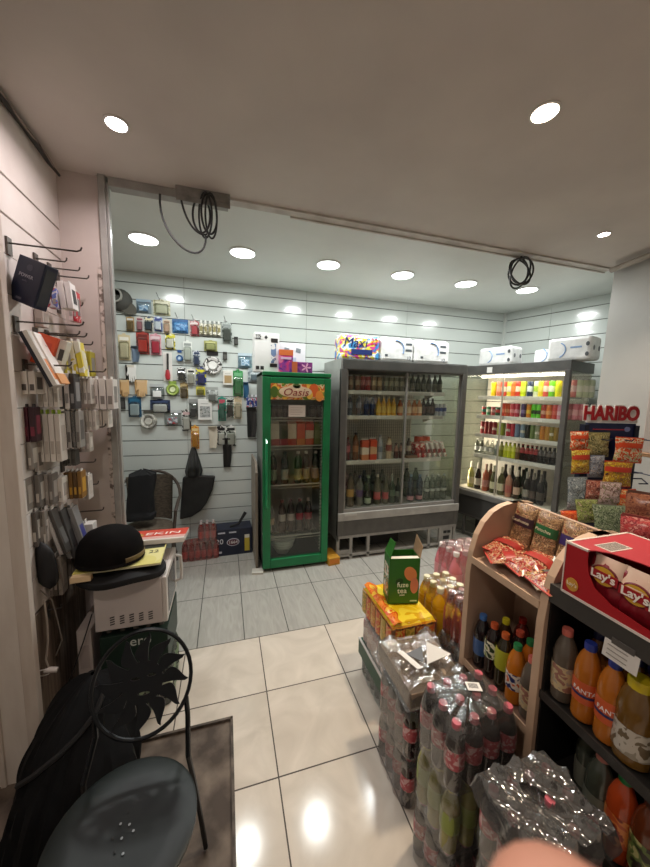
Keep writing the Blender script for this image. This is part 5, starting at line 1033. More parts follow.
# =================================================================== LOOSE CABLE COILS
def coil(name, label, o, loops, r, rad, extra=None):
    q = thing(name, label, 'cable', o)
    for k, (dx, dz, rx, rz, tw) in enumerate(loops):
        MB().tube([(dx+rx*math.cos(a), tw*math.sin(a+k)*.03, dz+rz*math.sin(a)) for a in [i*2*PI/28 for i in range(28)]], rad, 6, closed=True).build('cable_loop', M('2a2a2a', .5), q)
    for e in extra or (): MB().tube(e, rad, 6).build('cable_end', M('2a2a2a', .5), q)
    return q
def bez(p, n=16):
    p = [Vector(x) for x in p]; o = []
    for i in range(n+1):
        t_ = i/n; o.append((1-t_)**3*p[0]+3*t_*(1-t_)**2*p[1]+3*t_*t_*(1-t_)*p[2]+t_**3*p[3])
    return o
o = at(205, 196, 'y', 2.06)
ex = [bez([at(160, 194, 'y', 2.08)-o, at(156, 240, 'y', 2.06)-o, at(206, 275, 'y', 2.04)-o, at(206, 236, 'y', 2.05)-o]), bez([at(180, 192, 'y', 2.07)-o, at(184, 225, 'y', 2.05)-o, at(200, 238, 'y', 2.05)-o, at(207, 234, 'y', 2.05)-o])]
coil('cable_coil', 'black cable loops hanging from the bracket stub near the metal frame', o, [(-.02, -.10, .045, .105, 1), (.0, -.10, .035, .11, -1), (.02, -.09, .04, .10, .6), (.03, -.10, .03, .10, 1.2)], .05, .0055, ex)
o = at(520, 272, 'y', 2.14)
coil('cable_coil', 'round coil of black cable hanging from the ceiling ridge', o, [(0, 0, .10, .10, 1), (.008, .004, .092, .095, -1), (-.006, .006, .097, .088, .5), (.004, -.008, .088, .1, 1.5)], .05, .0065, [[(0.0, 0, .10), (.01, 0, .14), (0, .0, ZC-o.z)], [(-.01, 0, .10), (.02, -.01, .09), (.015, -.01, .13), (-.005, 0, .11)]])
#@@PART5
# =================================================================== STACKED DRINK PACKS IN THE AISLE
CF = FILM('e2e2e2', .16, 34, .07)
coke = bottle(COLA, PR(['a8444c', 'b4525a', 'cfa8a6'], 60), 'c4606c', 'pet', (.085, .15))
cokep = bottle(COLA, PR(['a8404a', 'b24a52', 'd0a8a8'], 60), 'b04a58', 'pet', (.085, .15))
lemon = bottle('8f8a3c', '8c9a3a', 'c9c04a', 'pet', (.08, .15))
# column nearest the rack's front: cola, lemon, cola
CX, CY = .765, .812
bottle_pack('cola_pack', 'lowest cola pack of the stack topped with pink-capped bottles', 'drink pack', (CX, CY, .001), 0, 4, 3, cokep, .066, .232, CF, scale=.95, fh=.221)
bottle_pack('lemonade_pack', 'yellow-green lemonade pack between two cola packs', 'drink pack', (CX, CY, .2235), 0, 4, 3, lemon, .066, .232, CF, scale=.95, fh=.221)
t = bottle_pack('cola_pack', 'twelve-bottle cola pack with pink caps and white barcode sticker on top', 'drink pack', (CX, CY, .446), 0, 4, 3, coke, .066, .232, CF, scale=.95, fh=.223)
s_ = MB().box(-.022, .026, -.016, .018, 0, .0012); so = s_.build('barcode_sticker', M('e8e4de', .6), t, loc=(.03, .015, .2285), rot=(0, 0, -.35))
for k in range(7): MB().box(-.014+k*.0045, -.0115+k*.0045, -.006, .012, .0012, .0016).build('barcode_line', M('3a3838', .6), so)
# next column towards the back: two cola layers and a film-wrapped carton
DX, DY = .79, 1.12
for k, lb in enumerate(('bottom cola pack under the film-wrapped brown carton', 'upper cola pack under the film-wrapped brown carton')):
    bottle_pack('cola_pack', lb, 'drink pack', (DX, DY, .001+.2225*k), 0, 4, 4, cokep, .066, .232, FILM('d9cfcd', .18, 30, .14), scale=.95, fh=.221)
q = thing('wrapped_carton', 'brown cardboard tray wrapped in crumpled clear film, with white papers', 'carton', (DX, DY, .447))
MB().box(-.125, .135, -.13, .15, 0, .075).build('tray_body', DIRTY('8d7a68', 'a08c78', 6, .7), q, bevel=.004)
def crump(u, v):
    x = (u-.5)*.30; y = (v-.5)*.31+.01; e_ = max(abs(2*u-1), abs(2*v-1)); zz = .092+.03*nz((u*5, v*5, 2))+.02*abs(nz((u*13, v*11, 5)))
    if e_ > .93: zz = .02
    return (x, y, zz)
MB().grid(crump, 30, 30).build('film', FILM('e0e0e0', .24, 40, .05), q)
MB().hexa([(-.10, .03, .118), (-.075, .03, .118), (-.04, -.07, .116), (-.065, -.07, .116)], [(-.10, .03, .120), (-.075, .03, .120), (-.04, -.07, .118), (-.065, -.07, .118)]).build('paper_strip', M('dcd8d2', .6), q)
MB().prism([(-.02, -.07), (.11, -.05), (.05, .04)], 'z', .126, .128).build('paper_sheet', M('c9c4be', .6), q); MB().prism([(-.07, .01), (.02, .03), (-.02, -.05)], 'z', .117, .119).build('grey_sheet', M('59595c', .5), q)
# far column: green-banded tray, pinkish pack, yellow can pack, tea box
AX, AY = .885, 1.52
t = bottle_pack('water_pack', 'pack of dark bottles with green card band, bottom of the far stack', 'drink pack', (AX-.005, AY, .001), 0, 4, 6, bottle('1c2c2c', '4a5a5c', '24423a', 'pet'), .058, .2, FILM('dfe8e8', .18, 24, .14), scale=.84, fh=.19)
gb = MB(); gb.box(-.125, -.120, -.183, .183, .105, .195); gb.box(-.125, .125, -.183, -.178, .105, .195); gb.box(-.125, .125, -.183, .183, .190, .195); gb.build('card_band', M('1c4a36', .45), t); MB().box(-.127, -.115, -.186, .186, .194, .199).build('white_edge', M('d2cdc6', .5), t)
t = bottle_pack('can_pack', 'pale pink wrapped can pack under the yellow can pack', 'drink pack', (AX-.002, AY, .201), 0, 4, 6, can(BANDS(('c4a39c', 'd8cdc8', 'b98a86'), [.05, .11]), 'tall'), .058, .2, FILM('efe2de', .2, 26, .34), scale=(.85), fh=.185, cols=[can(BANDS(('c4a39c', 'd8cdc8', 'b98a86'), [.05, .11]), 'tall')])
pc = [can(BANDS((a_, b_, c_), [.05, .10]), 'tall') for a_, b_, c_ in (('c8481f', 'd06a2a', '9a8a3a'), ('8a6a1f', 'a8842c', '7a6a2a'), ('a83a24', 'd0602c', 'b04a28'), ('6a6a2a', '8f7a34', '5f5a28'))]
t = bottle_pack('can_pack', 'yellow and orange wrapped can pack under the green tea box', 'drink pack', (AX, AY-.02, .390), 0, 4, 6, None, .058, .2, None, scale=.9, cols=pc)
YEL = PR(['e2bc1c', 'ecd03a', 'd9a818'], 9, .25); ORA = PR(['d8641c', 'e0822a', 'cf5418', 'e8b43a'], 22, .25)
def ytop(u, v):
    x = (u-.5)*.246; y = (v-.5)*.362; e_ = max(abs(2*u-1), abs(2*v-1)); return (x*(1 if e_ < .99 else 1.0), y, .156+.006*nz((u*6, v*7, 3))-(.02 if e_ > .97 else 0))
MB().grid(ytop, 18, 22).build('printed_top', YEL, t)
MB().grid(lambda u, v: (-.118+.055*v-.012*math.sin(u*19)*v, (u-.5)*.362, .159+.012*math.sin(v*PI)+.006*nz((u*9, v*4, 8))), 24, 6).build('orange_band', ORA, t)
sk = MB()
sk.grid(lambda u, v: ((u-.5)*.25, -.182-.003*abs(math.sin(u*PI*4)), .006+.145*v), 24, 6); sk.grid(lambda u, v: (-.124-.003*abs(math.sin(u*PI*6)), (u-.5)*.362, .006+.145*v), 30, 6); sk.grid(lambda u, v: (.124+.003*abs(math.sin(u*PI*6)), (u-.5)*.362, .006+.145*v), 30, 6)
sk.build('side_film', FILM('f6c89a', .14, 40, .12), t)
for k, (x, c) in enumerate(((-.085, 'd85a24'), (-.03, 'a89434'), (.03, 'c05a2c'), (.085, 'd86a2a'))):
    MB().grid(lambda u, v: (x+(u-.5)*.05, -.187-.006*math.sin(u*PI), .02+.115*v), 8, 4).build('printed_can_front', PR([c, 'd8b04a', c, c], 30), t)
for k in range(6):
    y_ = -.150+.060*k; c = ('d8602a', 'b89a3a', 'cf5a2a', 'c87a30', 'd0542a', 'a8903a')[k]
    MB().grid(lambda u, v: (-.129-.005*math.sin(u*PI), y_+(u-.5)*.054, .015+.125*v), 8, 4).build('printed_can_front', PR([c, 'd8a84a', c, c], 30), t)
zT = .39+.165
a = at(388, 604, 'z', zT); b_ = at(418, 603, 'z', zT); c_ = at(381, 585, 'z', zT)
q = thing('tea_box', 'open green tea box with peach picture standing on the yellow pack', 'box', a, math.atan2(b_.y-a.y, b_.x-a.x)); L = (b_-a).length; D = .105; hh = at(390, 559, 'y', a.y).z-zT
GB = M('2c6a22', .4); KB = M('9a7c5c', .7)
sh = MB().box(0, L, 0, .002, 0, hh).box(0, .002, 0, D, 0, hh*1.02).box(L-.002, L, 0, D, 0, hh).box(0, L, D-.002, D, 0, hh).box(0, L, 0, D, 0, .002); sh.build('carton', GB, q)
MB().hexa([(0, .0, hh), (.002, 0, hh), (.002, D, hh), (0, D, hh)], [(-.0, .02, hh+.085), (.004, .02, hh+.085), (.004, D-.004, hh+.075), (0, D-.004, hh+.075)]).build('left_flap', GB, q, rot=(0, .35, 0), loc=(-.335*hh-.0, 0, hh*.06))
MB().hexa([(L-.002, .0, hh), (L, 0, hh), (L, D, hh), (L-.002, D, hh)], [(L+.012, .01, hh+.06), (L+.014, .01, hh+.06), (L+.014, D, hh+.09), (L+.012, D, hh+.09)]).build('right_flap', KB, q)
MB().box(.004, L-.004, .004, .03, hh-.004, hh-.001).build('inner_lining', M('e0d8c8', .6), q)
MB().prism(ell(L*.70, hh*.66, .032, .042, 24, .5), 'y', -.0012, 0).build('peach_picture', M('dd8a52', .4), q); MB().prism(ell(L*.84, hh*.40, .022, .045), 'y', -.0016, 0).build('peach_picture', M('d58060', .4), q)
MB().prism(ell(L*.34, hh*.5, .022, .018, 20, .5), 'y', -.0014, 0).build('leaf_picture', M('1d4a1a', .4), q)
text('fuze', .038, M('e4ecd8', .45), q, (L*.46, -.002, hh*.42)); text('tea', .042, M('e4ecd8', .45), q, (L*.44, -.002, hh*.29)); text('peach', .012, M('e4ecd8', .45), q, (L*.45, -.002, hh*.20)); MB().box(L*.72, L*.95, -.0012, 0, hh*.04, hh*.07).build('text_line', M('b9cfa4', .45), q)
MB().box(-.0012, 0, D*.15, D*.85, hh*.12, hh*.8).build('side_picture', PR(['d99a6a', '3a6a2a', 'e6dccb', 'c87a4a'], 20), q)
# packs between the far stack and the wooden rack
wat = bottle(clr('dfe4e4'), 'b9c4cc', 'd9dddc', 'water', (.05, .10))
bottle_pack('water_pack', 'clear water bottle pack below the red juice pack beside the wooden rack', 'drink pack', (1.115, 1.235, .001), 0, 3, 3, wat, .07, .28, CF, scale=1.0, fh=.275)
bottle_pack('water_pack', 'upper clear water bottle pack beside the wooden rack', 'drink pack', (1.115, 1.235, .279), 0, 3, 3, wat, .07, .2, CF, scale=.72, fh=.2)
bottle_pack('juice_pack', 'red juice bottle pack with white caps beside the wooden rack', 'drink pack', (1.125, 1.235, .482), 0, 3, 3, bottle('8a1f2a', 'a83a44', 'd8d0cc', 'small', (.02, .13)), .058, .185, FILM('f0d0d0', .3, 26, .06), scale=1.18, fh=.22)
bottle_pack('water_pack', 'clear bottle pack under the yellow juice pack', 'drink pack', (1.150, 1.47, .001), 0, 3, 3, wat, .07, .28, CF, scale=1.2, fh=.335)
bottle_pack('juice_pack', 'yellow juice bottle pack with pale caps behind the red pack', 'drink pack', (1.150, 1.47, .341), 0, 3, 3, bottle('d09a14', 'dca820', 'dcd6b8', 'pet', (.03, .16)), .062, .25, FILM('f8ecd0', .3, 26, .05), scale=1.3, fh=.30)
bottle_pack('water_pack', 'clear bottle pack under the pink juice pack', 'drink pack', (1.465, 1.70, .001), 0, 3, 3, wat, .07, .28, CF, scale=1.2, fh=.335)
bottle_pack('juice_pack', 'tall pink juice bottle pack with white caps, furthest from the camera', 'drink pack', (1.465, 1.70, .34), 0, 4, 3, bottle('d8808a', 'e09aa0', 'e6dedc', 'water', (.03, .18)), .07, .28, FILM('f6dcdc', .3, 26, .10), scale=1.30, fh=.37)
# nearest stack with torn film
EX, EY = .772, .545
for k, lb in enumerate(('lowest cola pack of the nearest stack', 'middle cola pack of the nearest stack')):
    bottle_pack('cola_pack', lb, 'drink pack', (EX, EY, .001+.2045*k), 0, 4, 3, coke, .062, .2, CF, scale=.875, fh=.203)
t = bottle_pack('cola_pack', 'nearest cola pack under wrinkled torn clear film with dark hole', 'drink pack', (EX, EY, .410), 0, 4, 3, coke, .062, .2, CF, scale=.86, fh=.188, skip=((1, 1), (1, 0)))
g = MB(); n1, n2 = 70, 54
def wr(u, v):
    x = (u-.5)*.27; y = (v-.5)*.215; r_ = abs(math.sin((x*.83+y*.55)*PI/.060+.9*nz((u*2, v*2, 1))))
    e_ = max(abs(2*u-1), abs(2*v-1)); zz = .205+.036*(1-r_)**1.8*(.75+.5*nz((u*6, v*6, 2)))+.006*nz((u*9, v*9, 4))
    if e_ > .9: zz -= .055*(e_-.9)/.1
    return (x, y, zz)
vs = [wr(i/n1, j/n2) for j in range(n2+1) for i in range(n1+1)]
fs = []
for j in range(n2):
    for i in range(n1):
        u, v = (i+.5)/n1-.50, (j+.5)/n2-.55; u2 = u*.8+v*.5; v2 = -u*.5+v*.8
        if (u2/.09)**2+(v2/.19)**2 < 1+.4*nz((u*12, v*12, 0)): continue
        fs.append((j*(n1+1)+i, j*(n1+1)+i+1, (j+1)*(n1+1)+i+1, (j+1)*(n1+1)+i))
g.add(vs, fs, 0, True); g.build('torn_film', FILM('9a9896', .20, 12, .12), t)

# =================================================================== WOODEN DISPLAY RACK AND BLACK RACK
WOOD = DIRTY('a88a74', 'b89a84', 5, .45, stretch=(1, 6, .6)); WEDGE = M('c4a488', .5); WIN = DIRTY('6b5142', '7b5f4e', 5, .5, stretch=(1, 6, .6))
RX = .95
q = thing('display_rack', 'wooden display rack with arched sides holding nut bags and soda', 'rack', (RX, .722, 0))
arch = [(0, 0), (.30, 0), (.30, 1.215), (.25, 1.222), (.19, 1.222), (.14, 1.212), (.095, 1.19), (.055, 1.15), (.027, 1.10), (.008, 1.03), (0, .95)]
for y0_ in (.328, 0):
    MB().prism(arch, 'y', y0_, y0_+.024).build('side_panel', WOOD, q, bevel=.002)
    eb = MB(); ed_ = [(0.0, 0)]+arch[::-1][:9]
    for (xa, za), (xb, zb) in zip(ed_[:-1], ed_[1:]): eb.hexa([(xa-.003, y0_-.001, za), (xb-.003, y0_-.001, zb), (xb, y0_-.001, zb), (xa, y0_-.001, za)], [(xa-.003, y0_+.025, za), (xb-.003, y0_+.025, zb), (xb, y0_+.025, zb), (xa, y0_+.025, za)])
    eb.build('edge_band', WEDGE, q)
MB().box(.245, .262, .024, .328, .03, 1.218).build('back_panel', WOOD, q, bevel=.002)
MB().hexa([(0.004, .024, .985), (.245, .024, 1.0), (.245, .328, 1.0), (.004, .328, .985)], [(0.004, .024, 1.003), (.245, .024, 1.018), (.245, .328, 1.018), (.004, .328, 1.003)]).build('tray', WOOD, q); MB().box(0, .006, .024, .328, .985, 1.012).build('tray_lip', WEDGE, q)
MB().box(.002, .245, .024, .328, .535, .555).build('shelf', WIN, q); MB().box(-.002, .003, .024, .328, .533, .562).build('shelf_lip', WEDGE, q); MB().box(.002, .245, .024, .328, .06, .08).build('shelf', WIN, q); MB().box(.01, .03, .024, .328, 0, .06).build('plinth', WIN, q)
def pillow(w, h, d, mat, parent, name='pouch', nu=14, nv=16, seed=0, wr=1):
    def side(sg): 
        def fn(u, v):
            x = (2*u-1); z = (2*v-1); t_ = max(0, 1-abs(x)**3)**.6*max(0, 1-abs(z)**3.0)**.7
            return ((u-.5)*w*(1-.04*math.cos(z*3)), sg*(d/2*t_*(1+.35*wr*nz((u*5+seed, v*5, seed*1.7+sg)))+.0006)-.0, v*h)
        return fn
    b = MB(); b.grid(side(-1), nu, nv); b.grid(side(1), nu, nv); return b.build(name, mat, parent)
def bag(name, label, cat, loc, rot, w, h, d, mat, band=None, seal=None, txt=None, tcol='f0ece4', tz=.6, ts=.03, group=None, seed=0):
    q = thing(name, label, cat, loc, group=group, rot=rot); pillow(w, h, d, mat, q, seed=seed)
    if seal: MB().box(-w/2, w/2, -.0018, .0018, h*.965, h*1.03).build('top_seal', M(seal, .4), q); MB().box(-w/2, w/2, -.0018, .0018, -h*.03, h*.03).build('bottom_seal', M(seal, .4), q)
    if band:
        (z0, z1, c) = band
        MB().grid(lambda u, v: ((u-.5)*w*.97, -(d/2*max(0, 1-abs(2*u-1)**3)**.6*max(0, 1-abs(2*(z0+(z1-z0)*v)-1)**3)**.7*1.12+.0025), h*(z0+(z1-z0)*v)), 12, 5).build('label_band', M(c, .4) if isinstance(c, str) else c, q)
    if txt: text(txt, ts, M(tcol, .45), q, (0, -d/2*1.1-.002, h*tz))
    return q
NUTS = PR(['7a5a3c', 'a8845c', '5c3f2a', 'c4a47a', '8a4a34'], 70, .3, bump=.5); REDN = PR(['8a2a24', 'a03a2f', 'c8a07a', '6a1f1c', 'b05a3a'], 70, .25, bump=.4)
for i, (y, c, lb, tx) in enumerate(((1.000, '3a1e2a', 'nut bag with dark maroon label, left of three against the rack back', 'Cacahuetes'), (.900, '1f5a2e', 'nut bag with green label, middle one against the rack back', 'Pistaches'), (.800, '34205a', 'nut bag with purple label, right of three against the rack back', 'Mix'))):
    bag('nut_bag', lb, 'nut bag', (RX+.172, y, 1.026), (-.2, 0, -PI/2), .094, .205, .034, NUTS, (.58, .76, c), None, tx, 'd9c9a8', .67, .017, seed=i)
for i, (x, y, rz, m, c, lb) in enumerate(((.02, 1.0, -.5, REDN, 'a8302a', 'red nut bag lying at the far end of the tray'), (.035, .90, -.25, REDN, 'b83c30', 'red and tan nut bag lying second on the tray'), (.02, .81, -.45, PR(['8a5a34', 'c49a5a', '6a3a24', 'd8bc8a'], 40, .25, bump=.4), '5a5a54', 'brown mixed nut bag lying third on the tray'), (.0, .775, -.2, REDN, '8a2420', 'red nut bag lying nearest on the tray'), (.07, .99, .3, REDN, '9a2c26', 'red nut bag lying behind the far-end one, against the nut bags'), (.075, .87, .1, REDN, 'a8352c', 'red nut bag lying in the second line, middle of tray'))):
    bag('snack_bag', lb, 'nut bag', (RX+.010+x*.6, y-.01, 1.039+.004*i), (-PI/2+.12, 0, -PI/2+rz), .112, .15, .035, m, (.35, .6, c), 'b8453a' if i != 2 else '9a8a74', seed=i+5)
bag('snack_bag', 'light blue snack bag lying on the tray in front of the nut bags', 'snack bag', (RX+.14, .86, 1.058), (-PI/2+.3, 0, -PI/2-.7), .08, .12, .03, PR(['7aa4b8', '5a8aa4', 'cfdce0'], 18), (.3, .5, 'd8e0e0'), '8fb4c4', seed=11)
bag('snack_bag', 'white and red snack pack at the near end of the tray', 'snack bag', (RX+.11, .745, 1.058), (-PI/2+.3, 0, -PI/2+.3), .08, .10, .03, PR(['dcd6cc', 'e6e0d8', 'c05a4a'], 14), None, 'd0c8bc', seed=12)
# bottles on the wooden rack's middle shelf
def sput(x, y, z, proto, name, label, sc=.95, rz=0, cat='bottle', **k): return put(proto, name, label, cat, (x, y, z+.0015), rz, scale=sc, **k)
ora = bottle('b0641a', 'c8582c', '2a3a8c', 'pet', (.06, .125)); orag = bottle('c8741c', PR(['d8642a', 'e6dccf', '2c3468'], 30), '2f8a4e', 'pet', (.06, .125)); clearp = bottle('5d5348', PR(['a89a8a', 'c9b48a', '9a6a5a'], 40), 'c9685a', 'pet', (.04, .12))
SH = .555
for x, y, pr, lb in ((.045, 1.010, bottle('1c1416', '3a5a8c', '3f6fae', 'pet', (.06, .13)), 'dark soda bottle with blue cap at the far end of the wooden rack'), (.050, .956, bottle(COLA, PR(['7a8a3a', 'e2dcc4', '2a3a1c'], 30), 'c85a30', 'pet', (.09, .16)), 'dark soda bottle with red-orange cap and pale label on wooden rack'), (.048, .900, bottle('2a2410', 'a8a82a', 'c8602c', 'pet', (.09, .17)), 'yellow-labelled soda bottle with orange cap on the wooden rack'),
        (.045, .843, orag, 'orange soda bottle with green cap on the wooden rack'), (.045, .782, clearp, 'cloudy bottle with coral cap at near end of the wooden rack'), (.115, .965, bottle('3a2410', 'c8a020', 'd8cc2a', 'pet'), 'bottle with yellow cap in second row of the wooden rack'), (.112, .895, bottle('2a1a14', '8a3a2c', 'c0503a', 'pet'), 'bottle with coral red cap in second row of the wooden rack'),
        (.11, .848, bottle('b8641a', '9a7a34', '2f7a44', 'pet'), 'orange bottle with dark green cap in second row of wooden rack'), (.115, .785, bottle('2c2a34', '3a3f6a', '2c3a8c', 'pet'), 'dark bottle with navy cap in second row of wooden rack'), (.185, .95, bottle('5a1a14', '9a2a20', 'a8261c', 'pet'), 'red bottle in the back row of wooden rack'), (.185, .86, bottle('6a1c14', 'a83022', 'b02c20', 'pet'), 'second red bottle in the back row of wooden rack')):
    sput(RX+x, y, SH, pr, 'soda_bottle', lb)
# black rack
BK = M('161413', .5); 
q = thing('black_rack', 'black shelving rack carrying the red crisp carton and large bottles', 'rack', (RX, .721, 0))
MB().box(.012, .65, -.72, -.002, 1.062, 1.085).build('top_shelf', M('2a2724', .5), q, bevel=.002); MB().box(.004, .012, -.69, -.002, 1.03, 1.088).build('front_edge', M('3a3632', .45), q)
for z in (.72, .43, .10): so = MB().box(.012, .40, -.69, -.002, z-.02, z).build('shelf', M('1d1b19', .5), q); MB().box(.006, .012, -.69, -.002, z-.022, z+.006).build('shelf_lip', M('34302c', .4), so)
MB().box(.40, .42, -.69, -.002, 0, 1.062).build('back_panel', BK, q); MB().box(.012, .65, -.71, -.69, 0, 1.085).build('side_panel', BK, q); MB().box(.60, .65, -.69, -.002, 0, 1.062).build('rear_panel', BK, q); MB().box(.014, .40, -.0055, -.0005, 0, 1.06).build('side_panel', BK, q)
p0 = at(606, 630, 'x', RX+.002); p1 = at(641, 655, 'x', RX+.002)
t = thing('price_card', 'white price card clipped under the top edge of the black rack', 'price card', (RX+.002, p0.y, 1.032)); L = p0.y-p1.y
MB().hexa([(-.006, 0, -.046), (-.006, -L, -.046), (-.0045, -L, -.046), (-.0045, 0, -.046)], [(.0, 0, 0), (.0, -L, 0), (.0015, -L, 0), (.0015, 0, 0)]).build('card', M('cfc8c0', .6), t); MB().box(-.001, .004, -L*.85, -L*.2, -.004, .012).build('clip', M('55504c', .4), t)
for k in range(3): MB().box(-.0062+.0015*k, -.0035+.0015*k, -L*.7, -L*.12, -.036+.012*k, -.034+.012*k).build('text_line', M('8f8880', .6), t)
# crisp carton
LZ = 1.0885; q = thing('crisp_carton', 'red crisp carton with cut-out front on the black rack', 'carton', (RX, .68, LZ)); LH = .152; LW = .255; LL = .50
CR = M('a8161f', .4); WH = M('ddcfc4', .5)
fp = [(0, 0), (LL, 0), (LL, .03), (.30, .024), (.20, .026), (.13, .036), (.085, .058), (.066, .09), (.060, .125), (.060, LH), (0, LH)]
flat([fp], 'front_panel', CR, q, (.0015, 0, 0), rot=(PI/2, 0, -PI/2), extrude=.0012)
MB().box(0, LW, -.002, 0, 0, LH).box(LW-.003, LW, -LL, 0, 0, LH).box(0, LW, -LL, 0, 0, .002).build('carton_body', M('9a141c', .45), q)
flat([[(0, 0), (.060, 0), (.066, .02), (.09, .045), (.15, .06), (.25, .065), (LL, .06), (LL, LW), (0, LW)]], 'top_panel', M('b8323a', .45), q, (0, 0, LH), rot=(0, 0, -PI/2), extrude=.0012) 
eb = MB(); eb.box(-.001, .007, -.060, .001, LH-.004, LH+.002); eb.box(-.0015, .006, -.001, .002, 0, LH); eb.box(0, LW, -.006, .001, LH-.001, LH+.0025); eb.box(-.0015, .001, -LL, 0, -.001, .006); eb.box(LW-.006, LW+.001, -LL, 0, LH-.001, LH+.0025); eb.build('white_edge', WH, q)
MB().box(.05, .135, -.085, -.04, LH+.0012, LH+.0022).build('barcode_panel', WH, q)
for k in range(8): MB().box(.055, .13, -.080+.0048*k, -.0775+.0048*k, LH+.0022, LH+.0026).build('barcode_line', M('5a4a42', .5), q)
MB().box(.12, .2, -.30, -.20, LH+.0012, LH+.002).build('printed_panel', M('8f2028', .5), q)
MB().prism(ell(-.028, .035, .017, .019), 'x', -.0022, 0).build('round_logo', M('c8923a', .45), q); text("Lay's", .015, M('e8d8c0', .45), q, (-.003, -.028, .036), rot=(PI/2, 0, -PI/2))
BR = DIRTY('7a1420', '8c1a26', 10, .3)
for i, (px, py) in enumerate(((606, 576), (638, 595), (668, 614))):
    p = at(px, py, 'x', RX+.02); yy = p.y
    t = thing('crisp_bag', f'dark red crisp bag in the red carton, {ORD[i]} from the left', 'crisp bag', (RX+.040, yy, LZ+.003), -PI/2); pillow(.098, .135, .05, BR, t, seed=i)
    MB().grid(lambda u, v: ((u-.5)*.094*(1-.1*v), -(.030*max(0, 1-abs(2*u-1)**3)**.6*(1-v*.85)+.0015), .098+.042*v), 10, 6).build('pale_top', DIRTY('c9a894', 'dcc4b0', 12, .3), t)
    zc = p.z-LZ-.003
    MB().lathe([(.034, 0), (.031, .003), (0.0001, .0045)], 26, sy=.85).build('round_logo', M('6a1020', .35), t, loc=(0, -.026, zc), rot=(PI/2, 0, 0)); MB().lathe([(.029, .0032), (.0001, .0060)], 26, sy=.85).build('yellow_disc', M('d0a030', .35), t, loc=(0, -.026, zc), rot=(PI/2, 0, 0))
    MB().prism([(-.036, zc-.012), (.034, zc-.014), (.036, zc+.011), (-.034, zc+.013)], 'y', -.0325, -.0315).build('red_ribbon', M('a01822', .4), t)
    text("Lay's", .030, M('f2e8dc', .45), t, (0, -.0332, zc), offset=.0006, sx=1.05)
# bottles on the black rack
def bent_text(body, size, r, mat, parent, z):
    o = text(body, size, mat, parent, (0, 0, z), rot=(0, 0, 0)); me = o.data
    for v in me.vertices:
        x, y, zz = v.co; a = x/r; v.co = (math.sin(a)*(r+.0008+zz), -math.cos(a)*(r+.0008+zz), y)
    return o
def bl(px, py, x):  # cap centre in the photo -> rack y
    return at(px, py, 'x', x).y
def fanta(x, y, z, lb, sc=.95):
    t = sput(x, y, z, ora, 'soda_bottle', lb, sc, rz=-1.1); bent_text('FANTA', .018, .0318, M('f0ece8', .45), t, .098)
    MB().lathe([(.0325, .080), (.0328, .084), (.0325, .088)], 14, a0=-PI*.9, a1=-PI*.1).build('label_swoosh', M('1f2a5c', .4), t); return t
z1_ = .72
sput(RX+.05, bl(567, 640, RX+.05), z1_, clearp, 'soda_bottle', 'cloudy bottle with coral cap on the black rack, beside the wooden panel', 1.0)
fanta(RX+.05, bl(590, 654, RX+.05), z1_, 'orange soda bottle with blue cap, left of two on the black rack', 1.02)
fanta(RX+.05, bl(615, 670, RX+.05), z1_, 'orange soda bottle with blue cap, right of two on the black rack', 1.02)
jar = bottle('6a4a1c', PR(['8f8676', 'b9b0a2', '6a5a44'], 26), 'c9b01c', 'jar', (.03, .10))
sput(RX+.058, bl(640, 694, RX+.06), z1_, jar, 'juice_bottle', 'wide bottle with yellow cap at the right edge on black rack', 1.05, rz=1)
for i, (px, py) in enumerate(((598, 650), (620, 664), (636, 675), (652, 690))):
    sput(RX+.13, bl(px, py, RX+.13), z1_, bottle('7a4a1c', 'a8622a', '1f2450', 'pet'), 'soda_bottle', f'amber bottle with dark cap in second row of black rack, {ORD[i]} from left', 1.0)
z2_ = .43
cl2 = bottle('3f4238', '6a6a5c', 'b9766a', 'pet', (.05, .12)); og2 = bottle('a8401a', PR(['b8502a', 'd07a3a', '8a2c18'], 24), '1f7a3e', 'pet', (.05, .13)); it = bottle('5a2a14', PR(['a8a06a', '5a6a34', '2a2018'], 30), '4a2a20', 'pet', (.04, .13))
for px, py, x, pr, lb in ((591, 744, .10, cl2, 'greenish bottle with coral cap on the lower black shelf, further back'), (601, 772, .05, cl2, 'greenish bottle with coral cap at front of the lower black shelf'), (615, 762, .12, cl2, 'greenish bottle with dull cap in second row of lower black shelf'), (624, 793, .05, og2, 'red-orange bottle with green cap on the lower black shelf'), (650, 826, .05, it, 'iced tea bottle with leafy label on the lower black shelf')):
    sput(RX+x, bl(px, py, RX+x), z2_, pr, 'soda_bottle', lb, 1.05)
# bags of sweets behind the crisp carton
for i, (px, py, w_, h2, m, lb) in enumerate(((650, 546, .15, .13, PR(['a83a3a', 'b85250', '8a2a30', 'c07a70'], 80, .25), 'red sweet bag standing behind the red crisp carton'), (653, 520, .15, .13, PR(['6a3a2a', '7c4a36', '8c5a40', '5a3024'], 80, .25), 'brown sweet bag behind the red sweet bag'))):
    p = at(px, py, 'x', RX+.33+.13*i); bag('sweet_bag', lb, 'sweet bag', (p.x, p.y, 1.088), (-.1, 0, -1.1), w_, h2+.06+.05*i, .05, m, None, '8a3a34' if i == 0 else '5a3a2c', seed=20+i)

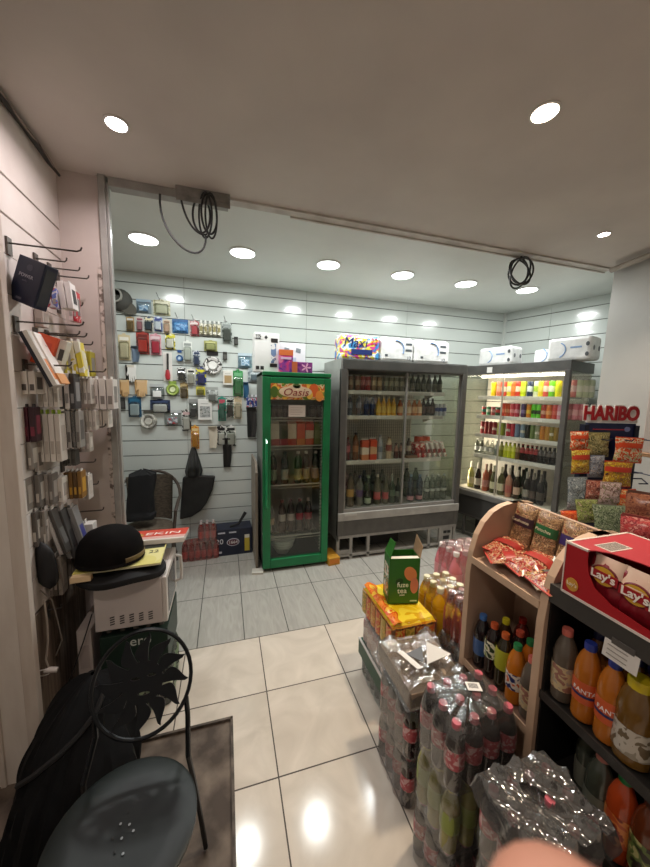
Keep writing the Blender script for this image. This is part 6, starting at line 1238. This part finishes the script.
# =================================================================== SWEETS STAND
yw = math.radians(17); SN = Vector((-math.sin(yw), -math.cos(yw), 0)); SX = Vector((math.cos(yw), -math.sin(yw), 0)); SP = Vector((2.0, 1.36, 0))
def spx(px, py, off=0):
    p = atp(px, py, SP+SN*off, SN); return p
c0 = spx(583, 420); c1 = spx(640, 424); SW = (c1-c0).length
q = thing('sweets_stand', 'navy wire sweets stand with large red HARIBO header', 'display stand', (c0.x, c0.y, 0), -yw)
zt_ = spx(610, 425).z; zb = spx(610, 407).z
MB().box(.03, SW-.02, 0, .02, .12, zt_+.01).build('back_board', M('16204a', .4), q, bevel=.003); MB().box(-.01, SW*1.02, -.14, .16, 0, .05).build('base', M('1a1f38', .5), q, bevel=.004)
for x in (.02, SW-.02): MB().box(x-.012, x+.012, -.01, .03, .05, zt_).build('upright', M('14182c', .4), q)
txt_ = spx(610, 414).z
MB().box(0.02, SW-.02, -.004, .012, txt_-.05, txt_+.035).build('header_board', M('d9d2d0', .45), q)
text('HARIBO', .108, M('e8e0dc', .45), q, (SW*.46, -.006, txt_), offset=.010, sx=.80, extrude=.001, name='lettering_outline'); text('HARIBO', .108, M('a81622', .4), q, (SW*.46, -.009, txt_), offset=.004, sx=.80, extrude=.002)
zl = spx(610, 429).z; MB().box(.06, SW-.07, -.002, 0, zl-.006, zl).build('red_line', M('a83040', .4), q); MB().prism(ell(SW-.07, zl, .016, .014), 'y', -.003, 0).build('round_mark', M('7a86b8', .4), q)
for k, z in enumerate((txt_-.14, txt_-.33, txt_-.53, txt_-.70)):
    MB().tube([(-.02, -.03, z), (SW+.02, -.03, z)], .004, 6).build('hook_rail', M('2a2f4a', .3, .6), q)
    for x in (.08, .2, .33): MB().tube([(x, -.0, z), (x, -.10, z), (x, -.11, z+.012)], .003, 6).build('hook', M('34394f', .3, .6), q)
MB().tube([(SW-.02, -.0, txt_-.37), (SW+.05, -.0, txt_-.37), (SW+.05, -.04, txt_-.39), (SW, -.04, txt_-.39)], .004, 6).build('side_bracket', M('23263a', .3, .6), q)
bags = [((570, 431, 588, 449), ('cf4a26', 'd8602c', 'e2d2b0', 'b83a1c'), 'd04a24', 'orange-red sweet bag, upper left on the navy stand', .02), ((586, 432, 608, 456), ('6a6a44', '8a7a50', 'a8a070', '4a4a30'), '8a8456', 'olive brown sweet bag, upper middle on the navy stand', .03), ((613, 437, 641, 462), ('d8502a', 'e07040', 'e6d8bc', 'b8b070'), 'd84a20', 'large orange sweet bag, upper right on the navy stand', .05),
        ((571, 449, 589, 473), ('c8a42a', 'a8782c', 'd8c45a', '8a3a24'), 'b83a24', 'yellow sweet bag with red top, second row left', .06), ((587, 455, 603, 477), ('8a8f9c', 'a8adb6', '6a6f80', 'b4a8a4'), '7a8090', 'grey translucent sweet bag, second row middle', .05), ((602, 461, 630, 486), ('d8b02a', 'b8902c', 'a86a34', 'e2c85a'), 'c23a24', 'large yellow and brown sweet bag, second row right', .10),
        ((567, 477, 586, 509), ('7f8a90', '9aa4a8', '5f6a74', 'b4bcbe'), '8f989c', 'clear bluish sweet bag, third row left', .08), ((585, 480, 601, 500), ('9a5a4c', 'b87a6a', '7a3a34', 'c9a090'), '8a4a40', 'pinkish brown sweet bag, third row middle', .10), ((598, 482, 619, 504), ('c0a4a0', 'd4c0bc', '8a6a64', '9a9a78'), 'c9b4b0', 'pale pink sweet bag, third row centre right', .12), ((616, 489, 635, 508), ('d8542a', 'e07a44', 'd8c890', 'c8401f'), 'd04a20', 'bright orange sweet bag, third row right', .12),
        ((577, 500, 599, 522), ('7f8a4a', 'a0a86a', '5a6434', 'b4a488'), '9aa06a', 'green sweet bag, lowest row left on the navy stand', .16), ((594, 506, 630, 535), ('6a7a5a', '8a987a', '4c5a44', 'a4ae94'), '8c9a80', 'large green translucent sweet bag, lowest row right', .20), ((562, 511, 578, 524), ('d0442a', 'd8703a', 'c83a24'), 'c83a22', 'red-orange sweet bag, lowest at the far left', .15)]
for i, (bx, cs, sl, lb, off) in enumerate(bags):
    a = spx(bx[0], bx[3], off); b = spx(bx[2], bx[3], off); tp = spx(bx[0], bx[1], off); w2 = (b-a).length; h2 = tp.z-a.z; m_ = (a+b)/2
    bag('sweet_bag', lb, 'sweet bag', (m_.x, m_.y, m_.z), (-.05 if i < 10 else -.25, .04*((i*7) % 3-1), -yw), w2, h2*.96, .04, PR(list(cs), 70, .25, bump=.5), (.60, .80, sl) if i in (0, 2, 3, 5, 9) else None, sl, seed=30+i)
# wall cabinet at the right edge
p = at(640, 430, 'x', 2.78)
p0 = at(641, 452, 'x', 2.60); p1 = at(641, 372, 'x', 2.60)
q = thing('wall_cabinet', 'beige wall cabinet with dark screen and wooden ledge at right edge', 'cabinet', (2.60, p0.y, p0.z))
MB().box(0, .22, -.5, 0, 0, p1.z-p0.z).build('cabinet_body', M('b9aca2', .5), q, bevel=.004); MB().box(-.03, .22, -.52, .005, -.025, 0).build('ledge', M('9a7450', .5), q, bevel=.004); MB().box(-.006, 0, -.42, -.06, .16, .33).build('screen', M('1c1a1a', .2), q)

# =================================================================== FINGERTIP IN FRONT OF THE LENS
SKIN = DIRTY('c98a72', 'd89a82', 25, .5)
hand = thing('hand', 'blurred fingertip of the hand holding the camera, at bottom edge', 'hand', (0, 0, 0))
def L2W(x, y, d): return CAM + fw*d + rt*x - up*y      # metres right, down and ahead of the lens
d_ = .035; tx, ty = (553-325)/FPX*d_, (884-433.5)/FPX*d_
chains = [[(tx, ty, d_), (tx+.004, ty+.022, d_-.002), (tx+.010, ty+.045, d_-.010), (tx+.022, ty+.080, d_-.02)],
          [(tx+.024, ty+.018, d_-.004), (tx+.026, ty+.036, d_-.01), (tx+.030, ty+.055, d_-.018), (tx+.036, ty+.085, d_-.026)],
          [(tx+.045, ty+.026, d_-.008), (tx+.046, ty+.044, d_-.016), (tx+.048, ty+.062, d_-.024), (tx+.050, ty+.09, d_-.032)],
          [(tx+.064, ty+.042, d_-.014), (tx+.064, ty+.056, d_-.02), (tx+.064, ty+.070, d_-.028), (tx+.063, ty+.094, d_-.038)],
          [(tx-.022, ty+.062, d_-.004), (tx-.012, ty+.082, d_-.012), (tx+.004, ty+.108, d_-.022), (tx+.026, ty+.130, d_-.03)]]
palm = [(tx+.042, ty+.135, d_-.03), (tx+.044, ty+.165, d_-.034), (tx+.046, ty+.22, d_-.04), (tx+.06, ty+.36, d_-.06)]
vs = [L2W(*palm[0]), L2W(*palm[1]), L2W(*palm[2]), L2W(*palm[3])]; es = [(0, 1), (1, 2), (2, 3)]; rs = [.024, .024, .021, .030]
for ci, ch in enumerate(chains):
    prev = 0 if ci < 4 else 1
    for k in range(3, -1, -1):
        vs.append(L2W(*ch[k])); es.append((prev, len(vs)-1)); prev = len(vs)-1; rs.append([.0080, .0086, .0092, .0115][k]*(1.18 if ci in (0, 4) else .95 if ci < 3 else .85))
me = bpy.data.meshes.new('hand_skin'); me.from_pydata([tuple(v) for v in vs], es, []); me.materials.append(SKIN)
ho = bpy.data.objects.new('skin', me); COL.objects.link(ho); ho.parent = hand
sm = ho.modifiers.new('skin', 'SKIN'); 
if not me.skin_vertices: me.attributes
for i, sv in enumerate(me.skin_vertices[0].data): sv.radius = (rs[i], rs[i]); sv.use_root = (i == 0)
ss = ho.modifiers.new('subsurf', 'SUBSURF'); ss.levels = 2; ss.render_levels = 2
sm.use_smooth_shade = True
